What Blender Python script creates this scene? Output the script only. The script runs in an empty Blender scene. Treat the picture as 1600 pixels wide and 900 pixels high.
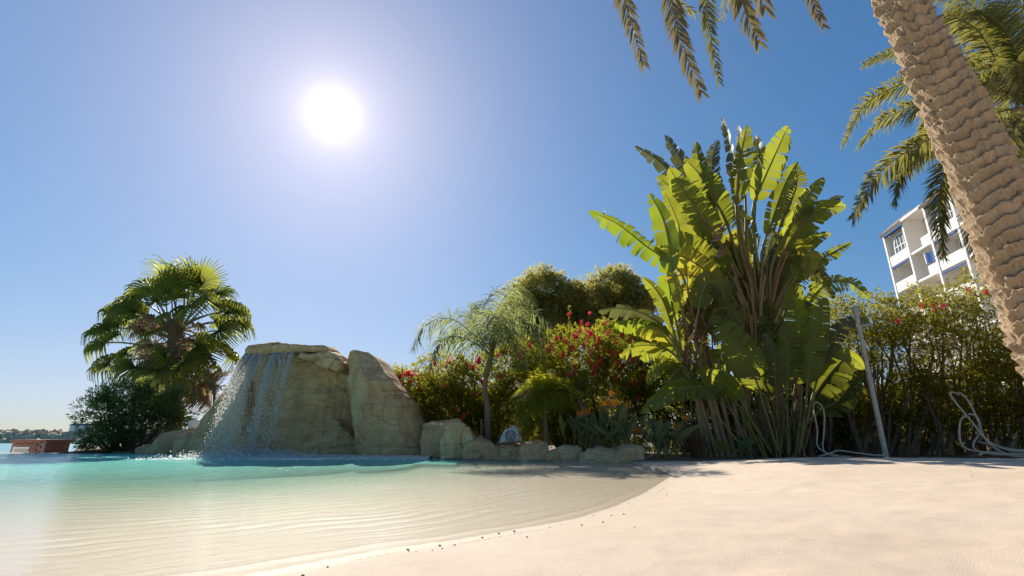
import bpy, math, random
import numpy as np
from mathutils import Vector, Matrix, noise

S = bpy.context.scene
COL = S.collection
RNG = np.random.default_rng(7)
random.seed(7)

# ------------------------------------------------------------------ camera, sky, sun, exposure
F, PITCH, CAMZ = 754.0, math.radians(16.9), 0.5
CP, SP = math.cos(PITCH), math.sin(PITCH)
CAM = np.array([0.0, 0.0, CAMZ])
cam_d = bpy.data.cameras.new('camera')
cam = bpy.data.objects.new('camera', cam_d)
COL.objects.link(cam)
cam.location = (0, 0, CAMZ)
cam.rotation_euler = (math.pi / 2 + PITCH, 0, 0)
cam_d.sensor_width = 36.0
cam_d.lens = F / 1600 * 36
cam_d.clip_start, cam_d.clip_end = 0.05, 20000
S.camera = cam


def ray(px, py):
    u, w = (px - 800) / F, (450 - py) / F
    return np.array([u, CP - w * SP, SP + w * CP])


def at(px, py, Y):
    """the place Y metres ahead of the camera that shows at pixel (px, py) of the 1600x900 photograph"""
    d = ray(px, py)
    return CAM + d * (Y / d[1])


def gnd(px, py, z=0.0):
    d = ray(px, py)
    return CAM + d * ((z - CAMZ) / d[2])


SUN = ray(520, 178)
SUN = SUN / np.linalg.norm(SUN)
SUN_EL = math.asin(SUN[2])
SUN_AZ = math.atan2(SUN[0], SUN[1])          # clockwise from +Y

world = bpy.data.worlds.new('World')
S.world = world
world.use_nodes = True
nt = world.node_tree
nt.nodes.clear()
wo = nt.nodes.new('ShaderNodeOutputWorld')
bg = nt.nodes.new('ShaderNodeBackground')
sky = nt.nodes.new('ShaderNodeTexSky')
sky.sky_type = 'NISHITA'
sky.sun_disc = False
sky.sun_elevation = SUN_EL
sky.sun_rotation = SUN_AZ
sky.air_density = 1.0
sky.dust_density = 0.2
sky.ozone_density = 3.2
SKY_STRENGTH = 0.061
bg.inputs['Strength'].default_value = SKY_STRENGTH
# the glare of the sun in hazy sea air: bright aureole round the sun's direction
geo = nt.nodes.new('ShaderNodeTexCoord')
dot = nt.nodes.new('ShaderNodeVectorMath'); dot.operation = 'DOT_PRODUCT'
nrm = nt.nodes.new('ShaderNodeVectorMath'); nrm.operation = 'NORMALIZE'
nt.links.new(geo.outputs['Generated'], nrm.inputs[0])
nt.links.new(nrm.outputs['Vector'], dot.inputs[0])
dot.inputs[1].default_value = tuple(SUN)
acs = nt.nodes.new('ShaderNodeMath'); acs.operation = 'ARCCOSINE'; acs.use_clamp = False
clampd = nt.nodes.new('ShaderNodeMath'); clampd.operation = 'MINIMUM'; clampd.inputs[1].default_value = 0.9999999
nt.links.new(dot.outputs['Value'], clampd.inputs[0])
nt.links.new(clampd.outputs[0], acs.inputs[0])


def world_math(op, a, b):
    n = nt.nodes.new('ShaderNodeMath'); n.operation = op
    for i, v in enumerate((a, b)):
        if v is None: continue
        if isinstance(v, (int, float)): n.inputs[i].default_value = v
        else: nt.links.new(v, n.inputs[i])
    return n.outputs[0]


total = None
for amp, deg, pw in ((13.0, 1.0, 1.0), (4.2, 2.3, 1.0), (1.3, 8.0, 1.0), (2.0, 32.0, 1.0)):
    q = world_math('DIVIDE', acs.outputs[0], math.radians(deg))
    if pw != 1.0: q = world_math('POWER', q, pw)
    e = world_math('EXPONENT', world_math('MULTIPLY', q, -1.0), None)
    e = world_math('MULTIPLY', e, amp)
    total = e if total is None else world_math('ADD', total, e)
glow = nt.nodes.new('ShaderNodeMix'); glow.data_type = 'RGBA'; glow.blend_type = 'MULTIPLY'
glow.inputs['Factor'].default_value = 1.0
comb = nt.nodes.new('ShaderNodeCombineXYZ')
for i, k in enumerate((1.18, 0.95, 0.86)):
    nt.links.new(world_math('MULTIPLY', total, k), comb.inputs[i])
# the clear sky a little deeper in colour, then the aureole on top
hsv = nt.nodes.new('ShaderNodeHueSaturation')
hsv.inputs['Saturation'].default_value = 1.36
hsv.inputs['Value'].default_value = 1.3
nt.links.new(sky.outputs['Color'], hsv.inputs['Color'])
add = nt.nodes.new('ShaderNodeVectorMath'); add.operation = 'ADD'
# humid air evens the sky out: the bright band at the horizon is held back
den = nt.nodes.new('ShaderNodeVectorMath'); den.operation = 'MULTIPLY_ADD'
den.inputs[1].default_value = (0.132, 0.108, 0.072); den.inputs[2].default_value = (1, 1, 1)
quo = nt.nodes.new('ShaderNodeVectorMath'); quo.operation = 'DIVIDE'
nt.links.new(hsv.outputs['Color'], den.inputs[0])
nt.links.new(hsv.outputs['Color'], quo.inputs[0]); nt.links.new(den.outputs[0], quo.inputs[1])
nt.links.new(quo.outputs[0], add.inputs[0])
nt.links.new(comb.outputs[0], add.inputs[1])
nt.links.new(add.outputs['Vector'], bg.inputs['Color'])
nt.links.new(bg.outputs[0], wo.inputs['Surface'])

sun_d = bpy.data.lights.new('sun', 'SUN')
sun_d.energy = 3.9
sun_d.angle = math.radians(0.5)
sun_d.color = (1.0, 0.915, 0.79)
sun = bpy.data.objects.new('sun', sun_d)
COL.objects.link(sun)
sun.location = (0, 0, 30)
sun.rotation_euler = Vector(-SUN).to_track_quat('-Z', 'Y').to_euler()

S.view_settings.view_transform = 'Standard'
S.view_settings.look = 'None'
S.view_settings.gamma = 1.0
S.view_settings.use_curve_mapping = False
S.view_settings.exposure = 0.97
try:
    S.cycles.max_bounces = 8
    S.cycles.transparent_max_bounces = 16
    S.cycles.caustics_refractive = False
    S.cycles.caustics_reflective = False
    S.cycles.sample_clamp_indirect = 6.0
except Exception:
    pass

# ------------------------------------------------------------------ mesh helpers
def unit(v):
    v = np.asarray(v, float)
    n = np.linalg.norm(v, axis=-1, keepdims=True)
    return v / np.maximum(n, 1e-12)


class MB:
    """collects vertices and faces for one mesh object"""
    def __init__(self):
        self.v, self.f, self.n, self.a = [], [], 0, []

    def add(self, v, faces, mi=0, luv=None):
        v = np.asarray(v, float).reshape(-1, 3)
        if not isinstance(faces, list): faces = [faces]
        for f in faces:
            f = np.asarray(f, int)
            if f.size: self.f.append((f + self.n, mi))
        self.v.append(v)
        self.a.append(np.zeros((len(v), 3)) if luv is None else np.asarray(luv, float).reshape(-1, 3))
        self.n += len(v)
        return self

    def box(self, c, s, mi=0, M=None):
        c, s = np.asarray(c, float), np.asarray(s, float) / 2
        v = np.array([[x, y, z] for x in (-1, 1) for y in (-1, 1) for z in (-1, 1)]) * s
        if M is not None: v = v @ np.asarray(M).T
        self.add(v + c, np.array([[0, 1, 3, 2], [4, 6, 7, 5], [0, 4, 5, 1], [2, 3, 7, 6], [0, 2, 6, 4], [1, 5, 7, 3]]), mi)
        return self

    def tube(self, pts, r, seg=8, mi=0, caps=True):
        pts = np.asarray(pts, float); n = len(pts)
        r = np.broadcast_to(np.asarray(r, float), (n,))
        t = unit(np.gradient(pts, axis=0))
        up = np.array([0, 0, 1.0]) if abs(t[0, 2]) < .9 else np.array([1.0, 0, 0])
        a = np.linspace(0, 2 * math.pi, seg, endpoint=False)
        V = []
        s = unit(np.cross(t[0], up))
        for i in range(n):
            s = unit(s - t[i] * np.dot(s, t[i])); b = np.cross(t[i], s)
            V.append(pts[i] + r[i] * (np.cos(a)[:, None] * s + np.sin(a)[:, None] * b))
        F_ = grid_faces(n, seg, wrap=True)
        fs = [F_]
        self.add(np.concatenate(V), fs, mi)
        if caps:
            self.add(V[0], [np.arange(seg)[::-1][None, :]], mi); self.add(V[-1], [np.arange(seg)[None, :]], mi)
        return self

    def mesh(self, name, mats, smooth=False):
        me = bpy.data.meshes.new(name)
        if self.n == 0: return me
        V = np.concatenate(self.v)
        me.vertices.add(len(V)); me.vertices.foreach_set('co', V.astype(np.float32).ravel())
        loops = np.concatenate([f.ravel() for f, _ in self.f])
        sizes = np.concatenate([np.full(len(f), f.shape[1]) for f, _ in self.f])
        mi = np.concatenate([np.full(len(f), m) for f, m in self.f])
        me.loops.add(len(loops)); me.loops.foreach_set('vertex_index', loops.astype(np.int32))
        me.polygons.add(len(sizes))
        st = np.concatenate([[0], np.cumsum(sizes)[:-1]])
        me.polygons.foreach_set('loop_start', st.astype(np.int32))
        me.polygons.foreach_set('loop_total', sizes.astype(np.int32))
        me.polygons.foreach_set('material_index', mi.astype(np.int32))
        me.polygons.foreach_set('use_smooth', np.full(len(sizes), smooth))
        A = np.concatenate(self.a)
        if np.any(A):
            at_ = me.attributes.new('luv', 'FLOAT_VECTOR', 'POINT')
            at_.data.foreach_set('vector', A.astype(np.float32).ravel())
        me.update(calc_edges=True)
        for m in (mats if isinstance(mats, (list, tuple)) else [mats]): me.materials.append(m)
        return me

    def build(self, name, mats, parent=None, smooth=False, at_origin=True):
        """one object; vertices are in world space and the object stands where its parent stands"""
        off = ORIGIN.get(parent.name, np.zeros(3)) if parent else np.zeros(3)
        if np.any(off): self.v = [v - off for v in self.v]
        me = self.mesh(name, mats, smooth)
        o = bpy.data.objects.new(name, me); COL.objects.link(o)
        if parent: o.parent = parent
        ORIGIN[o.name] = off
        return o


ORIGIN = {}


def grid_faces(n, m, wrap=False):
    i, j = np.meshgrid(np.arange(n - 1), np.arange(m if wrap else m - 1), indexing='ij')
    i, j = i.ravel(), j.ravel(); k = (j + 1) % m
    return np.stack([i * m + j, i * m + k, (i + 1) * m + k, (i + 1) * m + j], 1)


def tag(o, label=None, cat=None, group=None, kind=None):
    if label: o['label'] = label
    if cat: o['category'] = cat
    if group: o['group'] = group
    if kind: o['kind'] = kind
    return o


def thing(name, loc, label, cat, group=None):
    o = bpy.data.objects.new(name, None); COL.objects.link(o)
    o.location = tuple(loc); o.empty_display_size = 0.2
    ORIGIN[o.name] = np.asarray(loc, float)
    return tag(o, label, cat, group)


def inst(name, mesh, parent, loc, rot=None, scale=1.0):
    """a part that shares its mesh; loc in world space"""
    o = bpy.data.objects.new(name, mesh); COL.objects.link(o)
    o.parent = parent
    o.location = tuple(np.asarray(loc, float) - ORIGIN[parent.name])
    if rot is not None: o.rotation_euler = rot
    o.scale = (scale, scale, scale) if np.isscalar(scale) else scale
    ORIGIN[o.name] = np.asarray(loc, float)
    return o


def spline(P, n):
    """Catmull-Rom through P, n points"""
    P = np.asarray(P, float)
    if len(P) == 2: return P[0] + (P[1] - P[0]) * np.linspace(0, 1, n)[:, None]
    Q = np.vstack([2 * P[0] - P[1], P, 2 * P[-1] - P[-2]])
    seglen = np.linalg.norm(np.diff(P, axis=0), axis=1); cum = np.concatenate([[0], np.cumsum(seglen)])
    out = []
    for d in np.linspace(0, cum[-1], n):
        k = min(np.searchsorted(cum, d, 'right') - 1, len(P) - 2)
        t = (d - cum[k]) / seglen[k]
        a, b, c, e = Q[k], Q[k + 1], Q[k + 2], Q[k + 3]
        out.append(.5 * (2 * b + (c - a) * t + (2 * a - 5 * b + 4 * c - e) * t * t + (3 * b - a - 3 * c + e) * t ** 3))
    return np.array(out)


def fbm(v, octaves=4, seed=0.0):
    return noise.fractal(Vector((v[0] + seed, v[1] + seed * .37, v[2] - seed)), 1.0, 2.0, octaves)


def vnoise2(x, y, seed=0):
    """smooth value noise on arrays"""
    xi, yi = np.floor(x).astype(int), np.floor(y).astype(int)
    fx, fy = x - xi, y - yi
    fx, fy = fx * fx * (3 - 2 * fx), fy * fy * (3 - 2 * fy)
    def h(a, b):
        n = (a * 374761393 + b * 668265263 + seed * 974634777) & 0x7fffffff
        n = ((n ^ (n >> 13)) * 1274126177) & 0x7fffffff
        return ((n ^ (n >> 16)) & 0xffff) / 65535.0
    return (h(xi, yi) * (1 - fx) + h(xi + 1, yi) * fx) * (1 - fy) + (h(xi, yi + 1) * (1 - fx) + h(xi + 1, yi + 1) * fx) * fy


# ------------------------------------------------------------------ material helpers
class NT:
    def __init__(self, name):
        self.m = bpy.data.materials.new(name); self.m.use_nodes = True
        self.t = self.m.node_tree; self.t.nodes.clear()
        self.out = self.t.nodes.new('ShaderNodeOutputMaterial')

    def n(self, typ, **kw):
        n = self.t.nodes.new(typ)
        for k, v in kw.items():
            if hasattr(n, k) and k not in n.inputs: setattr(n, k, v)
            else: self.set(n, k, v)
        return n

    def set(self, n, k, v):
        s = n.inputs[k]
        if hasattr(v, 'is_output') and v.is_output: self.t.links.new(v, s)
        else: s.default_value = v

    def math(self, op, a, b=0.0, c=None, clamp=False):
        n = self.t.nodes.new('ShaderNodeMath'); n.operation = op; n.use_clamp = clamp
        self.set(n, 0, a); self.set(n, 1, b)
        if c is not None: self.set(n, 2, c)
        return n.outputs[0]

    def mix(self, f, a, b, mode='MIX'):
        n = self.t.nodes.new('ShaderNodeMix'); n.data_type = 'RGBA'; n.blend_type = mode
        self.set(n, 0, f)
        self.set(n, 6, a if hasattr(a, 'is_output') else rgba(a)); self.set(n, 7, b if hasattr(b, 'is_output') else rgba(b))
        return n.outputs[2]

    def ramp(self, f, stops):
        n = self.t.nodes.new('ShaderNodeValToRGB'); r = n.color_ramp
        while len(r.elements) < len(stops): r.elements.new(.5)
        for e, (p, c) in zip(r.elements, stops):
            e.position = p; e.color = rgba(c if not np.isscalar(c) else (c, c, c))
        self.set(n, 0, f)
        return n.outputs[0]

    def noise(self, scale, detail=3, rough=.5, vec=None, dist=0.0):
        n = self.t.nodes.new('ShaderNodeTexNoise')
        n.inputs['Scale'].default_value = scale; n.inputs['Detail'].default_value = detail
        n.inputs['Roughness'].default_value = rough; n.inputs['Distortion'].default_value = dist
        if vec is not None: self.set(n, 'Vector', vec)
        return n.outputs[0]

    def coord(self, kind='Object', scale=None):
        c = self.t.nodes.new('ShaderNodeTexCoord').outputs[kind]
        if scale is None: return c
        m = self.t.nodes.new('ShaderNodeMapping'); m.inputs['Scale'].default_value = scale
        self.t.links.new(c, m.inputs['Vector']); return m.outputs[0]

    def attr(self, name):
        n = self.t.nodes.new('ShaderNodeAttribute'); n.attribute_name = name; return n

    def bump(self, h, strength=.5, dist=.02, normal=None):
        n = self.t.nodes.new('ShaderNodeBump'); n.inputs['Strength'].default_value = strength
        n.inputs['Distance'].default_value = dist; self.set(n, 'Height', h)
        if normal is not None: self.set(n, 'Normal', normal)
        return n.outputs[0]

    def pbsdf(self, col, rough=.6, normal=None, spec=.5, **kw):
        n = self.t.nodes.new('ShaderNodeBsdfPrincipled')
        self.set(n, 'Base Color', col if hasattr(col, 'is_output') else rgba(col)); self.set(n, 'Roughness', rough)
        self.set(n, 'Specular IOR Level', spec)
        for k, v in kw.items(): self.set(n, k, v)
        if normal is not None: self.set(n, 'Normal', normal)
        return n.outputs[0]

    def end(self, s):
        self.t.links.new(s, self.out.inputs['Surface']); return self.m


def rgba(c):
    return (c[0], c[1], c[2], 1.0)


def plain(name, col, rough=.6, nscale=8, var=.2, bump=.2, spec=.4, **kw):
    t = NT(name); v = t.coord()
    n = t.noise(nscale, 5, .6, v)
    c = t.mix(n, [x * (1 - var) for x in col], [min(1, x * (1 + var)) for x in col])
    return t.end(t.pbsdf(c, rough, t.bump(n, bump, .01), spec, **kw))


def leaf_mat(name, cols, trans, tf=.35, rough=.42, spec=.45, veins=False):
    """foliage: colour differs from leaf to leaf; light from behind glows through"""
    t = NT(name)
    r = t.n('ShaderNodeNewGeometry').outputs['Random Per Island']
    k = len(cols)
    c = t.ramp(r, [(i / max(1, k - 1), x) for i, x in enumerate(cols)])
    nz = t.noise(3.0, 3, .6, t.coord())
    c = t.mix(t.math('MULTIPLY', nz, .5), c, [x * .55 for x in cols[0]])
    tc = t.ramp(r, [(0, trans), (1, [x * .7 for x in trans])])
    nrm_ = None
    if veins:
        a = t.attr('luv').outputs['Vector']
        sep = t.n('ShaderNodeSeparateXYZ'); t.t.links.new(a, sep.inputs[0])
        w = t.math('SINE', t.math('MULTIPLY', t.math('SUBTRACT', sep.outputs[0], t.math('MULTIPLY', sep.outputs[1], .08)), 260.0))
        mid = t.math('LESS_THAN', sep.outputs[1], .045)
        blot = t.noise(1.6, 3, .6, t.coord())
        c = t.mix(t.math('MULTIPLY', t.math('ADD', w, 1.0), .10), c, [x * 1.6 for x in cols[-1]])
        c = t.mix(t.math('MULTIPLY', mid, .8), c, (.16, .19, .05))
        edge = t.math('MULTIPLY', t.math('POWER', t.math('MINIMUM', sep.outputs[1], 1.0), 14.0), t.math('GREATER_THAN', sep.outputs[1], .5))
        c = t.mix(t.math('MULTIPLY', edge, .6), c, (.16, .10, .03))
        c = t.mix(t.math('MULTIPLY', t.math('GREATER_THAN', blot, .62), .35), c, (.17, .16, .035))
        tc = t.mix(t.math('MULTIPLY', mid, .7), tc, (.10, .11, .02))
        tc = t.mix(t.math('MULTIPLY', t.math('GREATER_THAN', blot, .62), .4), tc, (.42, .36, .03))
        nrm_ = t.bump(w, .25, .004)
    p = t.pbsdf(c, rough, nrm_, spec)
    tl = t.n('ShaderNodeBsdfTranslucent'); t.t.links.new(tc, tl.inputs['Color'])
    m = t.n('ShaderNodeMixShader'); m.inputs[0].default_value = tf
    t.t.links.new(p, m.inputs[1]); t.t.links.new(tl.outputs[0], m.inputs[2])
    return t.end(m.outputs[0])


def rock_mat(name, c1, c2, c3, scale=1.0):
    t = NT(name); v = t.coord()
    n1 = t.noise(1.3 * scale, 6, .62, v); n2 = t.noise(9 * scale, 6, .7, v); n3 = t.noise(45 * scale, 4, .7, v)
    c = t.mix(t.ramp(n1, [(.34, 0.), (.62, 1.)]), [x * .8 for x in c1], [min(.68, x * 1.06) for x in c2])
    c = t.mix(t.ramp(n2, [(.46, 0.), (.72, .6)]), c, [x * .75 for x in c3])
    c = t.mix(t.ramp(n3, [(.52, 0.), (.7, .35)]), c, [x * .5 for x in c1])
    # streaks where water has run down
    vs = t.coord('Object', (2.2, 2.2, .35))
    st = t.ramp(t.noise(1.7 * scale, 5, .65, vs), [(.52, 0.), (.70, .6)])
    c = t.mix(st, c, [c1[0] * .5, c1[1] * .47, c1[2] * .42])
    cr = t.n('ShaderNodeTexVoronoi', feature='DISTANCE_TO_EDGE'); cr.inputs['Scale'].default_value = .95 * scale
    wv = t.n('ShaderNodeVectorMath', operation='ADD')
    wn = t.n('ShaderNodeTexNoise'); wn.inputs['Scale'].default_value = 2.2 * scale; t.t.links.new(v, wn.inputs['Vector'])
    sc = t.n('ShaderNodeVectorMath', operation='SCALE'); sc.inputs['Scale'].default_value = .55; t.t.links.new(wn.outputs['Color'], sc.inputs[0])
    t.t.links.new(v, wv.inputs[0]); t.t.links.new(sc.outputs[0], wv.inputs[1]); t.t.links.new(wv.outputs[0], cr.inputs['Vector'])
    line = t.ramp(cr.outputs['Distance'], [(.0, 1.), (.022, 0.)])
    c = t.mix(t.math('MULTIPLY', line, t.math('MULTIPLY', n1, .07)), c, [x * .5 for x in c1])
    lv = t.noise(1.5 * scale, 5, .6, t.coord('Object', (.30, .30, 2.4)), .5)
    seam = t.ramp(t.math('ABSOLUTE', t.math('SUBTRACT', lv, .5)), [(0., 1.), (.008, 0.)])
    c = t.mix(t.math('MULTIPLY', seam, t.ramp(n1, [(.50, 0.), (.68, .5)])), c, [x * .4 for x in c1])
    moss = t.ramp(t.noise(.8 * scale, 4, .6, v), [(.58, 0.), (.75, .3)])
    c = t.mix(moss, c, [c1[0] * .55, c1[1] * .72, c1[2] * .55])
    h = t.math('ADD', t.math('MULTIPLY', n2, .7), t.math('MULTIPLY', n3, .3))
    h = t.math('SUBTRACT', h, t.math('MULTIPLY', seam, .2))
    h = t.math('SUBTRACT', h, t.math('MULTIPLY', line, .18))
    return t.end(t.pbsdf(c, .85, t.bump(h, 1.0, .05), .25))


# ------------------------------------------------------------------ materials
def sand_mat():
    t = NT('sand'); v = t.coord()
    a = t.attr('luv').outputs['Vector']
    sep = t.n('ShaderNodeSeparateXYZ'); t.t.links.new(a, sep.inputs[0])
    wet, soil = sep.outputs[0], sep.outputs[1]
    n1 = t.noise(.7, 5, .6, v); n2 = t.noise(7, 6, .65, v); n3 = t.noise(160, 3, .7, v); n4 = t.noise(420, 2, .6, v)
    c = t.mix(t.ramp(n1, [(.3, 0.), (.7, 1.)]), (.645, .52, .395), (.73, .615, .49))
    c = t.mix(t.math('MULTIPLY', t.ramp(n2, [(.45, 0.), (.75, 1.)]), .35), c, (.55, .43, .33))
    n5 = t.noise(2.4, 6, .7, v, .4); n6 = t.noise(60, 3, .6, v)
    c = t.mix(t.math('MULTIPLY', t.ramp(n5, [(.50, 0.), (.70, 1.)]), .40), c, (.52, .395, .29))
    c = t.mix(t.math('MULTIPLY', t.ramp(n3, [(.40, 0.), (.66, 1.)]), .45), c, (.44, .34, .25))
    c = t.mix(t.math('MULTIPLY', t.ramp(n6, [(.62, 0.), (.70, 1.)]), .35), c, (.40, .29, .20))
    wetn = t.math('MULTIPLY', wet, t.ramp(n2, [(.25, .75), (.7, 1.)]))
    c = t.mix(t.math('MULTIPLY', wetn, .75), c, (.54, .43, .32))
    s1 = t.mix(t.noise(6, 6, .7, v), (.10, .075, .05), (.19, .15, .10))
    c = t.mix(soil, c, s1)
    h = t.math('ADD', t.math('MULTIPLY', n2, .4), t.math('MULTIPLY', n3, .6))
    rg = t.math('SUBTRACT', .85, t.math('MULTIPLY', wetn, .35))
    b = t.bump(h, .55, .018)
    b = t.bump(n4, .25, .003, b)
    return t.end(t.pbsdf(c, rg, b, .3))


def water_mat():
    t = NT('pool_water'); v = t.coord()
    a = t.attr('luv').outputs['Vector']
    sep = t.n('ShaderNodeSeparateXYZ'); t.t.links.new(a, sep.inputs[0])
    depth, rough_zone = sep.outputs[0], sep.outputs[1]
    n1 = t.noise(5.5, 3, .55, t.coord('Object', (.75, 1.3, 1)), .4)
    n2 = t.noise(16, 3, .6, v, .6)
    h = t.math('ADD', t.math('MULTIPLY', n1, .7), t.math('MULTIPLY', n2, .3))
    b = t.n('ShaderNodeBump'); t.set(b, 'Height', h); b.inputs['Distance'].default_value = .03
    t.set(b, 'Strength', t.math('ADD', .08, t.math('MULTIPLY', rough_zone, .62)))
    nb = b.outputs[0]
    # clear water over sand; deeper water is milky turquoise
    k = t.math('SUBTRACT', 1.0, t.math('EXPONENT', t.math('MULTIPLY', depth, -4.2)))
    tr = t.n('ShaderNodeBsdfTransparent')
    t.t.links.new(t.mix(k, (.98, .99, .97), (.55, .90, .86)), tr.inputs['Color'])
    body = t.n('ShaderNodeBsdfDiffuse')
    t.t.links.new(t.ramp(k, [(0., (.60, .49, .355)), (.25, (.54, .64, .46)), (.6, (.38, .78, .62)), (1., (.24, .80, .69))]), body.inputs['Color'])
    t.t.links.new(nb, body.inputs['Normal'])
    m1 = t.n('ShaderNodeMixShader'); t.set(m1, 0, t.math('MULTIPLY', k, .93))
    t.t.links.new(tr.outputs[0], m1.inputs[1]); t.t.links.new(body.outputs[0], m1.inputs[2])
    dt = t.n('ShaderNodeVectorMath', operation='DOT_PRODUCT'); t.t.links.new(nb, dt.inputs[0])
    t.t.links.new(t.n('ShaderNodeNewGeometry').outputs['Incoming'], dt.inputs[1])
    fr = t.math('ADD', .02, t.math('MULTIPLY', .98, t.math('POWER', t.math('SUBTRACT', 1.0, t.math('ABSOLUTE', dt.outputs['Value']), clamp=True), 5.0)))
    gl = t.n('ShaderNodeBsdfGlossy'); gl.inputs['Roughness'].default_value = .035; t.t.links.new(nb, gl.inputs['Normal'])
    m2 = t.n('ShaderNodeMixShader'); t.set(m2, 0, t.math('MULTIPLY', fr, .66))
    t.t.links.new(m1.outputs[0], m2.inputs[1]); t.t.links.new(gl.outputs[0], m2.inputs[2])
    return t.end(m2.outputs[0])


def sea_mat():
    t = NT('sea_water'); v = t.coord()
    n = t.noise(.5, 6, .65, t.coord('Object', (.5, 1.5, 1)))
    c = t.mix(n, (.05, .23, .29), (.12, .36, .41))
    return t.end(t.pbsdf(c, .35, t.bump(n, .5, .4), .35))


M = {}
M['sand'] = sand_mat(); M['water'] = water_mat(); M['sea'] = sea_mat()
M['rock'] = rock_mat('sandstone', (.64, .40, .20), (.72, .48, .26), (.52, .32, .15))
M['rock_green'] = rock_mat('mossy_sandstone', (.60, .40, .19), (.68, .48, .25), (.48, .34, .14))
M['boulder'] = rock_mat('breakwater_stone', (.62, .45, .30), (.70, .53, .38), (.50, .36, .24), .25)
M['white'] = plain('white_paint', (.84, .80, .75), .7, 2, .06, .08)
M['cream'] = plain('cream_render', (.82, .72, .60), .8, 2, .06, .08)
M['blue'] = plain('blue_canvas', (.03, .10, .32), .8, 6, .15)
M['glass'] = plain('window_glass', (.10, .13, .15), .08, 3, .2, 0, .8)
M['roof_tile'] = plain('pale_roof_tile', (.58, .48, .38), .8, 9, .15, .3)
M['steel'] = plain('weathered_steel', (.46, .41, .34), .55, 9, .35, .2, .4, Metallic=.25)
M['concrete'] = plain('grey_concrete', (.27, .24, .20), .85, 5, .22, .4)
M['wall_stone'] = plain('pale_wall', (.55, .47, .38), .85, 3, .15, .3)
M['hose'] = plain('grey_hose', (.52, .44, .33), .45, 12, .18, .1)
M['bark'] = plain('shrub_bark', (.13, .095, .065), .9, 14, .4, .8)
M['palm_bark'] = plain('palm_bark', (.22, .165, .115), .9, 16, .4, .9)
M['brick'] = plain('red_brick', (.34, .13, .085), .85, 20, .25, .4)
M['mortar'] = plain('mortar', (.30, .22, .18), .9, 20, .2, .3)
M['pebble'] = plain('dark_pebble', (.10, .075, .055), .8, 30, .4, .4)

M['bottle_leaf'] = leaf_mat('bottlebrush_leaf', [(.035, .055, .012), (.06, .085, .018), (.11, .12, .022), (.16, .13, .03)], (.62, .60, .05), .56, .5, .25)
M['hedge_leaf'] = leaf_mat('hedge_leaf', [(.03, .045, .010), (.05, .07, .014), (.095, .10, .018), (.15, .115, .025)], (.66, .60, .06), .54, .5, .25)
M['oleander_leaf'] = leaf_mat('oleander_leaf', [(.018, .032, .014), (.03, .05, .018), (.05, .072, .024)], (.42, .50, .10), .46, .40, .4)
M['pine_leaf'] = leaf_mat('pine_needle', [(.09, .10, .028), (.12, .125, .036), (.16, .15, .048)], (.80, .74, .22), .60, .7, .1)
M['fan_leaf'] = leaf_mat('fan_palm_leaf', [(.03, .05, .015), (.055, .08, .022), (.085, .10, .03)], (.56, .60, .08), .50, .5, .25)
M['fan_dead'] = leaf_mat('dead_palm_leaf', [(.26, .18, .10), (.38, .28, .16)], (.55, .40, .20), .40, .7, .2)
M['queen_leaf'] = leaf_mat('queen_palm_leaf', [(.055, .075, .03), (.085, .11, .045)], (.50, .56, .18), .48, .6, .2)
M['small_palm_leaf'] = leaf_mat('small_palm_leaf', [(.06, .085, .014), (.11, .135, .02), (.14, .14, .025)], (.80, .80, .07), .58, .6, .15)
M['date_leaf'] = leaf_mat('date_palm_leaf', [(.055, .065, .02), (.09, .09, .026), (.14, .115, .04)], (.46, .42, .08), .40, .42, .45)
M['date_leaf_pale'] = leaf_mat('date_palm_leaf_pale', [(.10, .085, .04), (.16, .13, .065), (.22, .18, .10)], (.36, .29, .10), .34, .45, .45)
M['rachis'] = plain('leaf_stalk', (.17, .15, .055), .5, 10, .25, .2)
M['paddle'] = leaf_mat('paddle_leaf', [(.075, .105, .02), (.10, .13, .026)], (.50, .54, .045), .50, .45, .35, True)
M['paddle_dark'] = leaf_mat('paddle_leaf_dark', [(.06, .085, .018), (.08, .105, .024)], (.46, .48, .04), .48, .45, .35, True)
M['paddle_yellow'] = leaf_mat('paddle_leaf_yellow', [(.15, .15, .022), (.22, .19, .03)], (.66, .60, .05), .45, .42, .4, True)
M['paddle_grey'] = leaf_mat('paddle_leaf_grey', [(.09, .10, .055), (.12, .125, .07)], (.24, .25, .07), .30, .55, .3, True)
M['paddle_bright'] = leaf_mat('banana_leaf_bright', [(.055, .10, .018), (.08, .13, .022)], (.44, .56, .03), .48, .36, .5, True)
M['petiole'] = plain('green_stalk', (.15, .15, .035), .5, 6, .25, .15)
M['petiole_yellow'] = plain('yellow_stalk', (.30, .22, .04), .5, 6, .25, .15)
M['petiole_brown'] = plain('brown_stalk', (.20, .125, .05), .65, 8, .3, .3)
M['paddle_dead'] = leaf_mat('dead_paddle_leaf', [(.15, .095, .05), (.25, .17, .10)], (.26, .16, .07), .25, .8, .2)
M['stem'] = plain('banana_stem', (.23, .165, .085), .8, 9, .4, .6)
M['strap'] = leaf_mat('strap_leaf', [(.11, .14, .075), (.15, .175, .10)], (.40, .46, .14), .40, .5, .3)
M['orange'] = leaf_mat('orange_petal', [(.70, .20, .012), (.85, .32, .02)], (.95, .36, .03), .5, .6, .1)
M['purple'] = plain('flower_beak', (.18, .10, .08), .5, 12, .2, 0)
M['red'] = leaf_mat('red_flower', [(.80, .06, .09), (.88, .14, .18)], (.98, .16, .22), .5, .6, .1)


# ------------------------------------------------------------------ the lie of the land
def gp(*q): return [gnd(*p)[:2] for p in q]


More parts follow.
